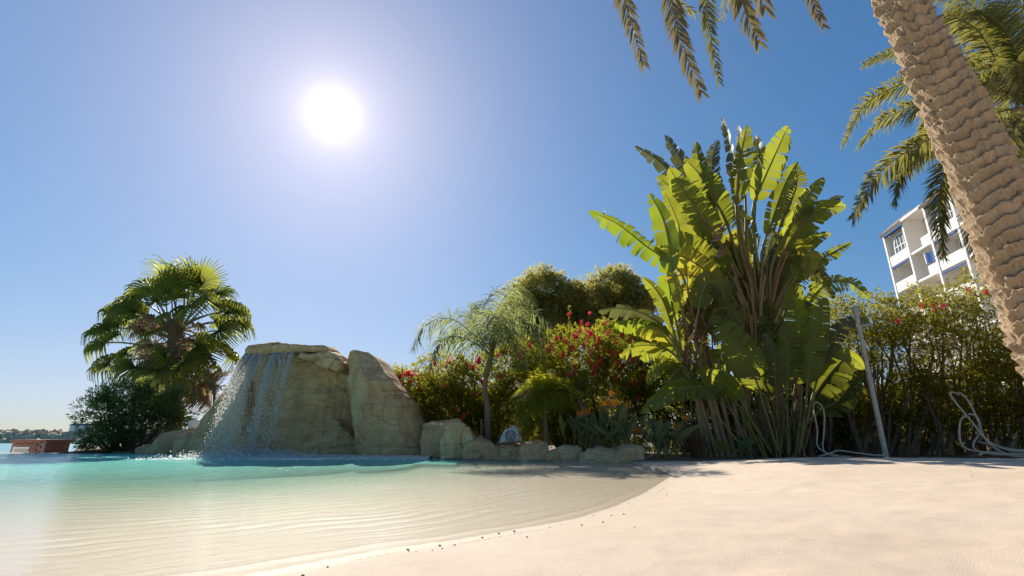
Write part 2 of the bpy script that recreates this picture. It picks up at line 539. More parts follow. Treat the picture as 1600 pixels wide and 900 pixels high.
BEACH = [(-30., -6.), (-16., -1.2), (-9., .25), (-5., .75), (-2.4, 1.35)] + gp((380, 900), (600, 859), (700, 846), (800, 829), (900, 811), (960, 792), (1005, 772), (1052, 743), (1030, 731), (990, 723))
BEACH = np.array(BEACH)
ROCKS_EDGE = np.array(gp((985, 722), (860, 722), (760, 721), (690, 719)) + [[-2.3, 12.1], [-3.6, 13.0], [-8.6, 13.2], [-10.0, 14.2], [-14.9, 14.4], [-30., 14.4]])
POOL = np.vstack([BEACH, ROCKS_EDGE])


def seg_dist(P, line, closed=False):
    d = np.full(len(P), 1e9)
    L = np.vstack([line, line[:1]]) if closed else line
    for a, b in zip(L[:-1], L[1:]):
        ab = b - a
        t = np.clip(((P - a) @ ab) / max(ab @ ab, 1e-12), 0, 1)
        d = np.minimum(d, np.linalg.norm(P - a - t[:, None] * ab, axis=1))
    return d


def inside(P, poly):
    c = np.zeros(len(P), bool)
    x, y = P[:, 0], P[:, 1]
    for (x0, y0), (x1, y1) in zip(poly, np.roll(poly, -1, axis=0)):
        k = (y0 > y) != (y1 > y)
        with np.errstate(divide='ignore', invalid='ignore'):
            xx = (x1 - x0) * (y - y0) / (y1 - y0) + x0
        c ^= k & (x < xx)
    return c


def smooth(a, b, x):
    t = np.clip((x - a) / (b - a), 0, 1); return t * t * (3 - 2 * t)


def terrain(P):
    """height, wetness, soil at P (n,2)"""
    x, y = P[:, 0], P[:, 1]
    ins = inside(P, POOL)
    db = seg_dist(P, BEACH)
    zin = -np.minimum(.012 * db + .012 * np.maximum(0, db - 2.2) ** 1.5, 1.1)
    crest = .04 + .135 * smooth(.4, 3.0, x - 1.0) * smooth(11, 7, y)
    und = (vnoise2(x * .8, y * .8, 3) - .5) * .03 + (vnoise2(x * 2.3, y * 2.3, 5) - .5) * .014 + (vnoise2(x * 7, y * 7, 9) - .5) * .009 + (vnoise2(x * 15, y * 15, 13) - .5) * .004
    zout = crest * (1 - np.exp(-db / .9)) + und * smooth(0, 1.2, db)
    back = smooth(8.2, 9.6, y + (vnoise2(x * 1.5, y * 1.5, 11) - .5) * .5)
    zout = zout * (1 - back * smooth(.5, 2.5, x)) + (back * smooth(.5, 2.5, x)) * (.055 + und)
    soil = np.where((x > 2.0), smooth(8.95, 9.25, y + .25 * (vnoise2(x * 3, y * 3, 2) - .5)), smooth(9.0, 9.6, y))
    # the coast left of the planting bed drops to the sea
    sea = smooth(14.45, 14.8, y) * smooth(-.15, -.9, x + .85 * y)
    sea = np.maximum(sea, smooth(-30, -34, x)) 
    sea = np.maximum(sea, smooth(26, 30, y) * smooth(-6, -8, x))
    zout = zout * (1 - sea) - 3.0 * sea
    z = np.where(ins, zin, zout)
    wet = np.where(ins, .85, np.exp(-(db / .13) ** 2) * .9)
    wet = np.where(y > 9.8, wet * .4, wet)
    return z, wet, np.where(ins, 0, soil)


def polar_sheet(rad, ang):
    r, a = np.meshgrid(rad, ang, indexing='ij')
    return np.stack([r * np.sin(a), r * np.cos(a)], -1).reshape(-1, 2)


rad = np.concatenate([np.geomspace(.25, 1.2, 12)[:-1], np.arange(1.2, 13, .055), np.geomspace(13, 60, 60), np.geomspace(66, 9000, 24)])
ang = np.concatenate([np.radians(np.arange(-75, 75, .45)), np.radians(np.arange(75, 285, 3.0))])
P = polar_sheet(rad, ang)
z, wet, soil = terrain(P)
mb = MB(); mb.add(np.column_stack([P, z]), grid_faces(len(rad), len(ang), True), 0, np.column_stack([wet, soil, np.zeros(len(P))]))
mb.add([[0, 0, .12]] + [[.25 * math.sin(a), .25 * math.cos(a), float(terrain(np.array([[.25 * math.sin(a), .25 * math.cos(a)]]))[0][0])] for a in np.linspace(0, 2 * math.pi, 24, endpoint=False)],
       np.array([[0, i + 1, (i + 1) % 24 + 1] for i in range(24)]))
tag(mb.build('ground', M['sand'], smooth=True), kind='structure')

# pool water: real ripples that run in along the beach
radw = np.concatenate([np.arange(1.0, 6, .022), np.arange(6, 16, .05), np.geomspace(16, 34, 30)])
angw = np.radians(np.arange(-80, 24, .30))
P = polar_sheet(radw, angw)
ins = inside(P, POOL); db = seg_dist(P, BEACH)
dr = seg_dist(P, ROCKS_EDGE)
x, y = P[:, 0], P[:, 1]
wob = 1.1 * vnoise2(x * .9, y * .9, 21) + .55 * vnoise2(x * 2.2, y * 2.2, 22) + .2 * vnoise2(x * 5, y * 5, 23)
yy = np.where(x < -1.5, db, db)
ph = 2 * math.pi * (db / .175 + wob * 1.9)
amp = .0022 * smooth(0.0, .5, db) * (.10 + 1.5 * vnoise2(x * .8 + 9, y * 2.6, 31) * vnoise2(x * 1.9, y * 5.0, 32)) * (1 - .6 * smooth(4.5, 7.5, db))
h = amp * (np.sin(ph) + .35 * np.sin(2 * ph + 1.0))
ph2 = 2 * math.pi * (db / .085 + wob * 3.0)
h += .0010 * smooth(0, .3, db) * np.sin(ph2) * vnoise2(x * 3, y * 3, 41)
h += .016 * (vnoise2(x * 2.6, y * 5.0, 51) - .5) * smooth(3.0, 6.5, db) + .012 * (vnoise2(x * 6, y * 9.0, 52) - .5) * smooth(2.5, 6, db)
fall = np.exp(-(((x + 6.2) / 1.6) ** 2 + ((y - 11.2) / 1.0) ** 2))
h += fall * .05 * (vnoise2(x * 9, y * 9, 61) - .35)
# thin run-up line at the very edge
h += .006 * np.exp(-((db - .10 - .05 * vnoise2(x * 3, y * 3, 71)) / .022) ** 2)
depth = .010 * db + .022 * np.maximum(0, db - 1.4) ** 1.45
depth = depth + .5 * smooth(1.6, .2, dr) * (x < -1) + .25 * smooth(3.5, .6, dr) * (x < -1.5) * (db > 4)
rz = smooth(1.0, 6.0, db)
ff = grid_faces(len(radw), len(angw))
keep = (ins | (seg_dist(P, BEACH) < .12))
keep &= ~((~ins) & (dr < .3))
ff = ff[keep[ff].all(axis=1)]
used = np.unique(ff); remap = np.full(len(P), -1); remap[used] = np.arange(len(used))
mb = MB(); mb.add(np.column_stack([P, h])[used], remap[ff], 0, np.column_stack([depth, rz, np.zeros(len(P))])[used])
tag(mb.build('pool_water', M['water'], smooth=True), kind='structure')

# sea to the horizon
mb = MB()
rs = np.concatenate([[12, 25, 50, 90], np.geomspace(140, 9000, 20)]); an = np.radians(np.linspace(-120, 100, 80))
Ps = polar_sheet(rs, an)
mb.add(np.column_stack([Ps, np.full(len(Ps), -1.5)]), grid_faces(len(rs), len(an)))
tag(mb.build('sea', M['sea']), kind='structure')

# the pool's far edge, a flush white kerb
mb = MB()
mb.box((-21.5, 14.5, -.9), (17.2, .26, 1.795))
tag(mb.build('pool_edge', M['white']), kind='structure')

# small dark specks along the water line
mb = MB()
for i in range(44):
    if i < 26:
        k = RNG.uniform(5.2, len(BEACH) - 3); j = int(k); q = BEACH[j] + (BEACH[j + 1] - BEACH[j]) * (k - j)
        dirn = unit(BEACH[j + 1] - BEACH[j]); q = q + np.array([dirn[1], -dirn[0]]) * RNG.uniform(.03, .22)
    else:
        q = np.array([RNG.uniform(-.6, 5), RNG.uniform(2.0, 6.5)])
        if inside(q[None], POOL)[0]: continue
    zz = terrain(q[None])[0][0]; r = RNG.uniform(.002, .0055)
    mb.tube([[q[0] - r, q[1], zz], [q[0], q[1], zz + r * .5], [q[0] + r, q[1] + r, zz + .001]], [r * .5, r, r * .4], 6)
tag(mb.build('pebbles', M['pebble']), 'tiny dark pebbles strewn along the waterline', 'pebbles', kind='stuff')


# ------------------------------------------------------------------ rocks
def rock(name, outline, Y, T, mat, parent=None, amp=.06, seed=0.0, pw=2.6, Tb=None, nth=150, nr=46, plates=.05, groove=0.0, lean=0.0, cuts=()):
    """boulder with the given silhouette (pixels at distance Y) and real thickness T"""
    O = np.array([at(px, py, Y) for px, py in outline])[:, [0, 2]]
    c = O.mean(axis=0)
    A, B = O, np.roll(O, -1, axis=0)
    th = np.linspace(0, 2 * math.pi, nth, endpoint=False)
    R = np.zeros(nth)
    for i, t in enumerate(th):
        d = np.array([math.cos(t), math.sin(t)])
        best = .05
        for a, b in zip(A - c, B - c):
            e = b - a; den = d[0] * e[1] - d[1] * e[0]
            if abs(den) < 1e-9: continue
            s = (a[0] * e[1] - a[1] * e[0]) / den; u = (a[0] * d[1] - a[1] * d[0]) / den
            if s > 0 and -1e-6 <= u <= 1 + 1e-6: best = max(best, s)
        R[i] = best
    Tb = T if Tb is None else Tb
    rr = 1 - (1 - np.linspace(0, 1, nr)) ** 1.5
    V = []
    for side, TT in ((-1, T), (1, Tb)):
        rs_ = rr[::-1] if side == 1 else rr
        if side == 1: rs_ = rs_[1:]
        for r in rs_:
            yq = TT * (1 - r ** pw) ** (1 / pw) * side
            for i, t in enumerate(th):
                xx, zz = c[0] + R[i] * r * math.cos(t), c[1] + R[i] * r * math.sin(t)
                V.append((xx, Y + T * .0 + yq - lean * (zz - c[1]), zz))
    V = np.array(V)
    n = len(V) // nth
    cen = np.array([c[0], Y, c[1]])
    sc = np.array([np.ptp(O[:, 0]), 2 * T, np.ptp(O[:, 1])])
    N = unit((V - cen) / sc ** 2)
    for (qx, qy, dy_), nv in cuts:          # flat fracture faces
        nv = unit(nv); q_ = at(qx, qy, Y + dy_)
        dd = (V - q_) @ nv
        V = V - nv * (np.maximum(dd, 0) * .96)[:, None]
    for i in range(len(V)):
        p = V[i]
        d = amp * noise.fractal(Vector(p * .9) + Vector((seed, seed, seed)), 1.0, 2.0, 5)
        q = Vector(p * 1.15) + Vector((seed * 2, 0, seed)) + .35 * noise.noise_vector(Vector(p * 1.6))
        ds, ps = noise.voronoi(q)
        d += plates * (noise.noise(Vector(ps[0]) * 3.1) - .1)
        e = ds[1] - ds[0]
        if e < .08: d -= (.08 - e) * .5 * (amp + .02) * 3.5
        q2 = Vector(p * 3.4) + Vector((seed, seed, 0)) + .3 * noise.noise_vector(Vector(p * 4.0))
        d2_, p2_ = noise.voronoi(q2)
        d += plates * .55 * noise.noise(Vector(p2_[0]) * 2.7 + Vector((3, 1, 7)))
        lay = p[2] * 3.2 + .8 * noise.noise(Vector(p * .8) + Vector((seed, 0, 0)))
        d += plates * .45 * (noise.cell(Vector((math.floor(lay), seed, .5))) - .5) * min(1.0, 4 * min(lay % 1, 1 - lay % 1) + .2)
        d += amp * .35 * noise.fractal(Vector(p * 5.0) + Vector((seed, 5, seed)), .9, 2.1, 4)
        V[i] += N[i] * d
    mb = MB(); mb.add(V, grid_faces(n, nth, True))
    mb.add(V[:nth], [np.arange(nth)[None, :]]); mb.add(V[-nth:], [np.arange(nth)[::-1][None, :]])
    return mb.build(name, mat, parent, True)


base = at(490, 712, 12.7); base[2] = 0
wr = thing('waterfall_rock', base, 'big sandstone rock formation with a sheet of water spilling off its flat top', 'rock formation')
rock('rock_face', [(372, 730), (372, 650), (378, 590), (388, 556), (402, 547), (440, 545), (520, 548), (540, 556), (566, 590), (584, 640), (596, 730)], 13.1, .85, M['rock_green'], wr, .05, 3.3, 7.0, .45, plates=.07,
     cuts=[((460, 600, -.80), (-.12, -1, .10)), ((420, 640, -.72), (-.5, -1, .0)), ((520, 620, -.70), (.35, -1, .05))])
rock('rock_flank', [(294, 730), (303, 692), (310, 655), (328, 625), (350, 600), (370, 574), (390, 558), (402, 600), (406, 730)], 12.9, .6, M['rock_green'], wr, .05, 9.1, 5.0, .5, plates=.06,
     cuts=[((350, 650, -.48), (-.45, -1, .25)), ((330, 640, -.30), (-.7, -.6, .5))])
rock('rock_slab', [(572, 730), (566, 690), (556, 640), (545, 590), (539, 560), (541, 549), (560, 547), (580, 551), (592, 560), (606, 580), (630, 610), (652, 638), (664, 664), (670, 695), (672, 730)], 12.0, .8, M['rock'], wr, .045, 14.2, 6.0, 1.3, plates=.05, lean=-.15,
     cuts=[((560, 610, -.62), (-.75, -.8, .0)), ((610, 620, -.66), (.28, -1, .12)), ((640, 660, -.45), (.75, -.75, .25)), ((590, 575, -.50), (.25, -.8, .6)), ((600, 700, -.60), (.0, -1, -.28))])
rock('rock_ridge', [(470, 730), (478, 690), (492, 660), (508, 646), (530, 655), (552, 676), (572, 705), (576, 730)], 12.45, .42, M['rock_green'], wr, .05, 21.7, 4.0, .6, plates=.05,
     cuts=[((520, 680, -.34), (-.4, -1, .35)), ((545, 690, -.3), (.4, -1, .2))])
rock('rock_ledge', [(396, 560), (399, 549), (412, 545), (440, 542), (470, 543), (500, 544), (521, 543), (527, 550), (525, 558), (500, 556), (455, 559), (420, 560)], 12.6, .6, M['rock'], wr, .045, 31.0, 7, .5, plates=.05)
rock('rock_ledge', [(462, 562), (480, 553), (500, 556), (527, 552), (536, 557), (541, 566), (530, 572), (505, 569), (480, 566)], 12.4, .55, M['rock'], wr, .05, 36.0, 6, .9, plates=.06)
rock('rock_ledge', [(500, 572), (512, 563), (530, 562), (543, 568), (546, 580), (535, 585), (515, 578)], 12.25, .45, M['rock'], wr, .05, 39.0, 6, .9, plates=.06)
# the low shelf of pale concrete at the water line
mb = MB()
sh = spline([[-6.6, 12.2, 0], [-5.0, 11.75, 0], [-3.2, 11.35, 0], [-1.7, 10.75, 0]], 40)
prof = np.array([[-.14, -.4], [-.14, .02], [-.09, .06], [.5, .075], [.8, -.4]])
V = []
for i, p in enumerate(sh):
    for a, zz in prof: V.append([p[0] + a * .2, p[1] + a + .02 * math.sin(i * 1.7), zz + .006 * math.sin(i * 2.3)])
mb.add(V, grid_faces(40, 5))
mb.build('shelf', M['wall_stone'], wr, True)

bl = at(840, 722, 10.4); bl[2] = 0
bd = thing('rock_border', bl, 'low winding border of brown sandstone rocks between the pool and the plants', 'rock border')
segs = [
    ([(664, 730), (662, 690), (668, 654), (690, 651), (716, 652), (728, 664), (722, 700), (716, 730)], 11.3, .5),
    ([(690, 732), (688, 700), (697, 668), (714, 655), (738, 668), (748, 684), (740, 732)], 10.85, .42),
    ([(722, 732), (722, 702), (732, 686), (752, 680), (772, 688), (780, 702), (776, 732)], 10.6, .42),
    ([(752, 733), (754, 708), (768, 694), (782, 694), (796, 704), (796, 733)], 10.45, .4),
    ([(776, 733), (778, 702), (792, 692), (815, 691), (822, 700), (820, 733)], 10.35, .4),
    ([(806, 733), (806, 700), (816, 688), (845, 685), (859, 690), (863, 706), (860, 733)], 10.25, .42),
    ([(850, 733), (852, 712), (866, 703), (884, 696), (902, 699), (914, 708), (914, 733)], 10.1, .36),
    ([(900, 733), (902, 712), (920, 702), (940, 698), (958, 703), (962, 733)], 9.95, .36),
    ([(936, 735), (938, 710), (954, 697), (978, 691), (996, 693), (1005, 703), (1004, 722), (1000, 735)], 9.8, .4),
]
for k, (o, Y, T) in enumerate(segs):
    rock('rock', o, Y, T, M['rock'], bd, .04, 40 + 7.7 * k, 5.0, .55, 110, 28, plates=.06,
         cuts=[((o[len(o) // 2][0], min(q[1] for q in o) + 4, -.05), (RNG.uniform(-.2, .2), -.16, 1)), ((sum(q[0] for q in o) / len(o), 706, -T * .86), (RNG.uniform(-.35, .35), -1, .16)), ((sum(q[0] for q in o) / len(o) + RNG.uniform(-8, 8), min(q[1] for q in o) + 14, -T * .82), (RNG.uniform(-.5, .5), -.8, .6))])

# loose rocks at the left end of the pool
for k, (o, Y, T, lab) in enumerate([
    ([(216, 716), (216, 700), (230, 694), (246, 693), (256, 699), (256, 716)], 14.0, .35, 'small flat brown rock at the left foot of the fan palm'),
    ([(240, 716), (246, 690), (262, 678), (290, 671), (306, 674), (308, 716)], 13.9, .45, 'long brown rock lying behind the edge of the pool, beside the palm'),
    ([(268, 718), (274, 692), (286, 680), (302, 674), (318, 690), (320, 718)], 13.1, .4, 'greenish rock leaning against the left foot of the waterfall'),
]):
    o_ = rock('rock', o, Y, T, M['rock' if k < 2 else 'rock_green'], None, .05, 130 + 9 * k, 2.5, .5, 84, 22, plates=.05)
    tag(o_, lab, 'rock')
o_ = rock('rock', [(297, 672), (298, 660), (304, 655), (311, 657), (313, 672)], 14.1, .2, M['white'], None, .01, 190, 2.2, .2, 48, 14, plates=.0)
tag(o_, 'small white painted boulder half hidden behind the waterfall rock', 'rock')
mb = MB(); c = at(260, 704, 14.0); mb.box((c[0], c[1], .0), (.5, .4, .16))
tag(mb.build('white_block', M['white']), 'small white block at the pool edge between brown rocks', 'block')

# garden speaker shaped and speckled like a granite rock, with an engraved emblem
def speckle_mat():
    t = NT('speckled_granite_look'); v = t.coord()
    n = t.noise(70, 2, .6, v)
    c = t.mix(t.ramp(n, [(.50, 0.), (.58, 1.)]), (.55, .60, .55), (.13, .15, .14))
    return t.end(t.pbsdf(c, .7, t.bump(n, .3, .006), .3))


M['granite_look'] = speckle_mat()
M['engraving'] = plain('engraving', (.12, .14, .14), .8, 30, .2, .2)
Ye = 10.55
sr = at(797, 692, Ye)
ST = thing('rock_speaker', sr, 'pale speckled rock-shaped speaker with a round engraved emblem standing on the sandstone border', 'garden speaker')
body = rock('rock_body', [(779, 694), (782, 683), (788, 673), (798, 667), (804, 665), (809, 669), (814, 682), (817, 690), (812, 692)], Ye, .22, M['granite_look'], ST, .008, 77, 2.6, .25, 72, 20, plates=.0)
mb = MB(); ec = at(797.5, 680, Ye - .225)
ex, ez = np.array([1., 0, 0]), np.array([0, .0, 1.])
def disc_strip(pts, w):
    pts = np.array(pts); t = unit(np.gradient(pts, axis=0)); s = np.stack([-t[:, 1], t[:, 0]], 1) * w / 2
    A_, B_ = pts + s, pts - s
    V = [ec + ex * p[0] + ez * p[1] + np.array([0, .0, 0]) for q in (A_, B_) for p in q]
    V = V + [v + np.array([0, .012, 0]) for v in V]
    n = len(pts); i = np.arange(n - 1)
    mb.add(V, [np.stack([i, i + 1, n + i + 1, n + i], 1)])
def arc(r, a0, a1, n=18, cx=0, cz=0): return [(cx + r * math.cos(a), cz + r * math.sin(a)) for a in np.radians(np.linspace(a0, a1, n))]
disc_strip(arc(.098, 110, 430), .026)
disc_strip([(-.045, .06), (0, .065), (.045, .06), (.045, .0), (.03, -.04), (0, -.065), (-.03, -.04), (-.045, 0), (-.045, .06)], .018)
disc_strip([(0, .06), (0, -.055)], .014)
for s in (-1, 1):
    for k in range(4): disc_strip([(s * .06, -.05 + .03 * k), (s * .082, -.03 + .03 * k)], .014)
disc_strip([(-.02, .085), (0, .105), (.02, .085)], .02)
mb.build('emblem', M['engraving'], ST)

# ------------------------------------------------------------------ falling water
def fall_mat():
    t = NT('falling_water')
    tr = t.n('ShaderNodeBsdfTransparent'); tr.inputs['Color'].default_value = (1, 1, 1, 1)
    tl = t.n('ShaderNodeBsdfTranslucent'); tl.inputs['Color'].default_value = (1.0, .97, .92, 1)
    gl = t.n('ShaderNodeBsdfGlossy'); gl.inputs['Roughness'].default_value = .15; gl.inputs['Color'].default_value = (1, 1, 1, 1)
    m = t.n('ShaderNodeMixShader'); m.inputs[0].default_value = .22
    t.t.links.new(tl.outputs[0], m.inputs[1]); t.t.links.new(gl.outputs[0], m.inputs[2])
    m2 = t.n('ShaderNodeMixShader'); m2.inputs[0].default_value = .9
    t.t.links.new(tr.outputs[0], m2.inputs[1]); t.t.links.new(m.outputs[0], m2.inputs[2])
    return t.end(m2.outputs[0])


M['fall'] = fall_mat()
wf = thing('waterfall', at(415, 710, 11.9) * [1, 1, 0], 'sparkling sheet of falling water drops in front of the big rock', 'waterfall')
OCT_V = np.array([[1, 0, 0], [-1, 0, 0], [0, 1, 0], [0, -1, 0], [0, 0, 1], [0, 0, -1]], float)
OCT_F = np.array([[0, 2, 4], [2, 1, 4], [1, 3, 4], [3, 0, 4], [2, 0, 5], [1, 2, 5], [3, 1, 5], [0, 3, 5]])


def drops(mb, C, r, stretch):
    n = len(C)
    V = OCT_V[None] * r[:, None, None]
    V = V * np.stack([np.ones(n), np.ones(n), stretch], 1)[:, None, :] + C[:, None, :]
    mb.add(V.reshape(-1, 3), (OCT_F[None] + 6 * np.arange(n)[:, None, None]).reshape(-1, 3))


lipL, lipR = at(386, 553, 12.1), at(464, 548, 12.15)
mb = MB()
NS = 46                                   # separate streams leave the lip, break up and spread
us = np.sort(RNG.beta(.9, 1.05, NS)); ws = RNG.gamma(1.3, 1.0, NS) * (1.25 - .8 * us); ws /= ws.sum()
svx = -.48 * (1 - us) ** 1.6 * RNG.uniform(.1, 1.1, NS) + .05; svy = -.95 + RNG.normal(0, .2, NS)
n = 14000
k = RNG.choice(NS, n, p=ws); t = np.sqrt(RNG.uniform(.0, 1.0, n)) * .73
p0 = lipL + (lipR - lipL) * us[k][:, None]
v0 = np.stack([svx[k] + RNG.normal(0, .09, n), svy[k] + RNG.normal(0, .12, n), RNG.normal(.0, .14, n)], 1)
C = p0 + v0 * t[:, None]; C[:, 2] -= 4.9 * t * t
ok = C[:, 2] > .02
C, t = C[ok], t[ok]
drops(mb, C, RNG.gamma(1.7, .0028, len(C)) + .002, 1.0 + 3.0 * RNG.random(len(C)) * (1.1 - t))
n = 2600                                  # finer spray to the right
u = RNG.uniform(.5, 1.9, n); t = np.sqrt(RNG.uniform(0, 1, n)) * .73
p0 = lipL + (lipR - lipL) * u[:, None]; v0 = np.stack([RNG.normal(.1, .15, n), -.5 + RNG.normal(0, .2, n), RNG.normal(0, .1, n)], 1)
C = p0 + v0 * t[:, None]; C[:, 2] -= 4.9 * t * t
C = C[(C[:, 2] > .02) & (RNG.random(n) < np.where(u > 1.1, .35, 1.0))]
drops(mb, C, RNG.gamma(2.0, .0018, len(C)) + .002, 1.0 + 2.0 * RNG.random(len(C)))
tag(mb.build('falling_drops', M['fall'], wf), kind='stuff')
mb = MB()
for i in range(280):
    j = RNG.choice(NS, p=ws); q = lipL + (lipR - lipL) * (us[j] + RNG.normal(0, .012))
    tt = np.linspace(0, RNG.uniform(.2, .5), 9)
    P_ = np.stack([q[0] + svx[j] * tt + .012 * np.sin(9 * tt + i), q[1] + (svy[j] + RNG.normal(0, .06)) * tt, q[2] + .015 - 4.9 * tt * tt], 1)
    w = RNG.uniform(.003, .016)
    mb.tube(P_, np.linspace(1, .2, 9) * w * (1 + .5 * np.sin(np.arange(9) * 2.1 + i)), 5)
tag(mb.build('water_strands', M['fall'], wf), kind='stuff')
mb = MB()
n = 6500
ang_ = RNG.uniform(0, 2 * math.pi, n); rr = np.abs(RNG.normal(0, 1, n))
ctr = at(395, 716, 11.2)
C = np.stack([ctr[0] - .1 + 1.1 * rr * np.cos(ang_), ctr[1] + .1 + .45 * rr * np.sin(ang_), .01 + np.abs(RNG.normal(0, .11, n)) * np.exp(-rr * .5)], 1)
drops(mb, C, RNG.gamma(2.2, .0036, n) + .003, np.ones(n))
tag(mb.build('splash', M['fall'], wf), kind='stuff')
mb = MB()   # foam floating where the drops land
n = 3600
rr = np.abs(RNG.normal(0, .9, n)); ang_ = RNG.uniform(0, 2 * math.pi, n)
C = np.stack([ctr[0] + .35 + 1.6 * rr * np.cos(ang_), ctr[1] - .25 + .30 * rr * np.sin(ang_), np.full(n, .004)], 1)
drops(mb, C, RNG.gamma(2.0, .008, n) + .006, np.full(n, .35))
tag(mb.build('foam', plain('foam', (.85, .88, .87), .6, 20, .05, 0), wf), kind='stuff')


# ------------------------------------------------------------------ leaves and crowns
def tufts(mb, P, D, k, L, W, spread, mi=0, along=.0, bend=0.0):
    """k diamond leaves at each point P along direction D"""
    n = len(P)
    P = np.repeat(P, k, axis=0); D = np.repeat(unit(D), k, axis=0)
    d = unit(D + RNG.normal(0, spread, (n * k, 3)))
    b = P + D * (RNG.random((n * k, 1)) * along)
    l = L * RNG.uniform(.65, 1.2, (n * k, 1)); w = W * RNG.uniform(.7, 1.2, (n * k, 1))
    s = unit(np.cross(d, unit(RNG.normal(0, 1, (n * k, 3)) + [0, 0, .6])))
    nn = np.cross(s, d)
    tip = b + d * l + np.array([0, 0, -1]) * bend * l
    V = np.stack([b, b + d * l * .45 + s * w / 2 + nn * w * .12, tip, b + d * l * .45 - s * w / 2 + nn * w * .12], 1).reshape(-1, 3)
    mb.add(V, np.arange(n * k * 4).reshape(-1, 4), mi)


def crown_points(blobs, nclump, cr, per, up=.35):
    """clumps spread over the skin of some ellipsoids; returns leaf points and directions"""
    w = np.array([b[1][0] * b[1][2] for b in blobs]); w /= w.sum()
    PP, DD = [], []
    for _ in range(nclump):
        c, r = blobs[RNG.choice(len(blobs), p=w)]
        c, r = np.array(c), np.array(r)
        d = unit(RNG.normal(0, 1, 3)); f = RNG.uniform(.35, 1.04) ** .6
        cc = c + d * r * f
        rad_ = cr * RNG.uniform(.6, 1.3)
        q = unit(RNG.normal(0, 1, (per, 3))); ff_ = RNG.random((per, 1)) ** .45
        PP.append(cc + q * ff_ * rad_ * [1, 1, .8]); DD.append(unit(q + d * .7 + [0, 0, up]))
    return np.concatenate(PP), np.concatenate(DD)


def limbs(mb, foot, tops, r0, wob=.1, seg=6):
    for tp in tops:
        tp = np.array(tp); foot_ = np.array(foot)
        m1 = foot_ + (tp - foot_) * .4 + RNG.normal(0, wob, 3) * [1, 1, .3]; m2 = foot_ + (tp - foot_) * .75 + RNG.normal(0, wob, 3) * [1, 1, .3]
        P_ = spline([foot_, m1, m2, tp], 9)
        mb.tube(P_, np.linspace(r0, r0 * .25, 9), seg)


# a bottlebrush flower: a red brush of thin stamens round a twig
mb = MB()
nf = 90
zz = RNG.uniform(-.07, .08, nf); a = RNG.uniform(0, 2 * math.pi, nf)
rr = .042 * np.sqrt(np.clip(1 - (zz / .10) ** 2, .1, 1)) * RNG.uniform(.8, 1.15, nf)
c = np.stack([np.zeros(nf), np.zeros(nf), zz], 1); d = np.stack([np.cos(a), np.sin(a), RNG.uniform(-.1, .5, nf)], 1)
s = np.stack([-np.sin(a), np.cos(a), np.zeros(nf)], 1) * .005
mb.add(np.stack([c - s, c + s, c + d * rr[:, None] + s * 1.6, c + d * rr[:, None] - s * 1.6], 1).reshape(-1, 3), np.arange(nf * 4).reshape(-1, 4))
FLOWER = mb.mesh('flower', M['red'])


def flowers(root, spots, Y0, size=(.8, 1.3), extra=0):
    spots = list(spots) + [(spots[i % len(spots)][0] + RNG.normal(0, 24), spots[i % len(spots)][1] + RNG.normal(0, 14) + 8) for i in range(extra)]
    for px, py in spots:
        inst('flower', FLOWER, root, at(px, py, Y0 + RNG.uniform(-.25, .25)), (RNG.normal(0, .5), RNG.normal(0, .5), RNG.uniform(0, 6)), RNG.uniform(*size))


def shrub(name, label, cat, foot, blobs, mat, nclump, cr, per, L, W, k=6, spread=.55, ntr=5, stem_r=.035, trunk_to=.9, group=None):
    r = thing(name, foot, label, cat, group)
    P_, D_ = crown_points(blobs, nclump, cr, per)
    ok = P_[:, 2] > .05
    mb = MB(); tufts(mb, P_[ok], D_[ok], k, L, W, spread, along=L * .8)
    mb.build('foliage', mat, r)
    for i in range(ntr):
        c, rr_ = blobs[RNG.integers(len(blobs))]
        mb = MB(); f = np.array(foot) + [RNG.uniform(-.5, .5) * rr_[0], RNG.uniform(-.25, .25), -.05]
        tops = [np.array(c) + RNG.normal(0, .5, 3) * rr_ * trunk_to for _ in range(4)]
        f[0] = .5 * f[0] + .5 * c[0]
        limbs(mb, f, tops, stem_r * RNG.uniform(.7, 1.2), .12)
        mb.build('trunk', M['bark'], r)
    return r


def A(px, py, Y): return tuple(at(px, py, Y))


# pines far behind
def pine(label, foot, blobs, limbs_to):
    r = thing('pine_tree', foot, label, 'pine tree', 'pine trees behind the garden')
    P_, D_ = crown_points(blobs, 420, .46, 36, .5)
    mb = MB(); tufts(mb, P_, D_, 15, .14, .021, .75, along=.06)
    mb.build('crown', M['pine_leaf'], r)
    mb = MB(); mb.tube(spline([np.array(foot) - [0, 0, .3], np.array(foot) + [.2, 0, 3], np.array(blobs[0][0]) - [0, 0, .5]], 12), np.linspace(.28, .12, 12), 10)
    limbs(mb, np.array(foot) + [.15, 0, 2.8], limbs_to, .11, .2)
    mb.build('trunk', M['palm_bark'], r)


Yp = 24
b1 = [(A(842, 452, Yp), (1.25, 1.2, 1.1)), (A(815, 500, Yp), (1.2, 1.2, 1.2)), (A(870, 500, Yp), (1.3, 1.2, 1.3)), (A(840, 550, Yp), (1.7, 1.4, 1.2)), (A(885, 462, Yp - .5), (.8, .8, .7))]
pine('taller dark green pine tree behind the queen palm, its round top rising highest', (at(845, 700, Yp)[0], Yp, 0), b1, [b[0] for b in b1])
b2 = [(A(962, 445, Yp), (1.2, 1.1, .75)), (A(925, 470, Yp), (1.1, 1.1, .9)), (A(985, 475, Yp), (1.0, 1, .8)), (A(940, 515, Yp), (1.5, 1.3, 1.0)), (A(905, 500, Yp), (1.0, 1.0, 1.0)), (A(1010, 470, Yp), (.5, .6, .5))]
pine('pale olive pine tree with a spreading top, right of the taller pine', (at(960, 700, Yp)[0], Yp, 0), b2, [b[0] for b in b2])

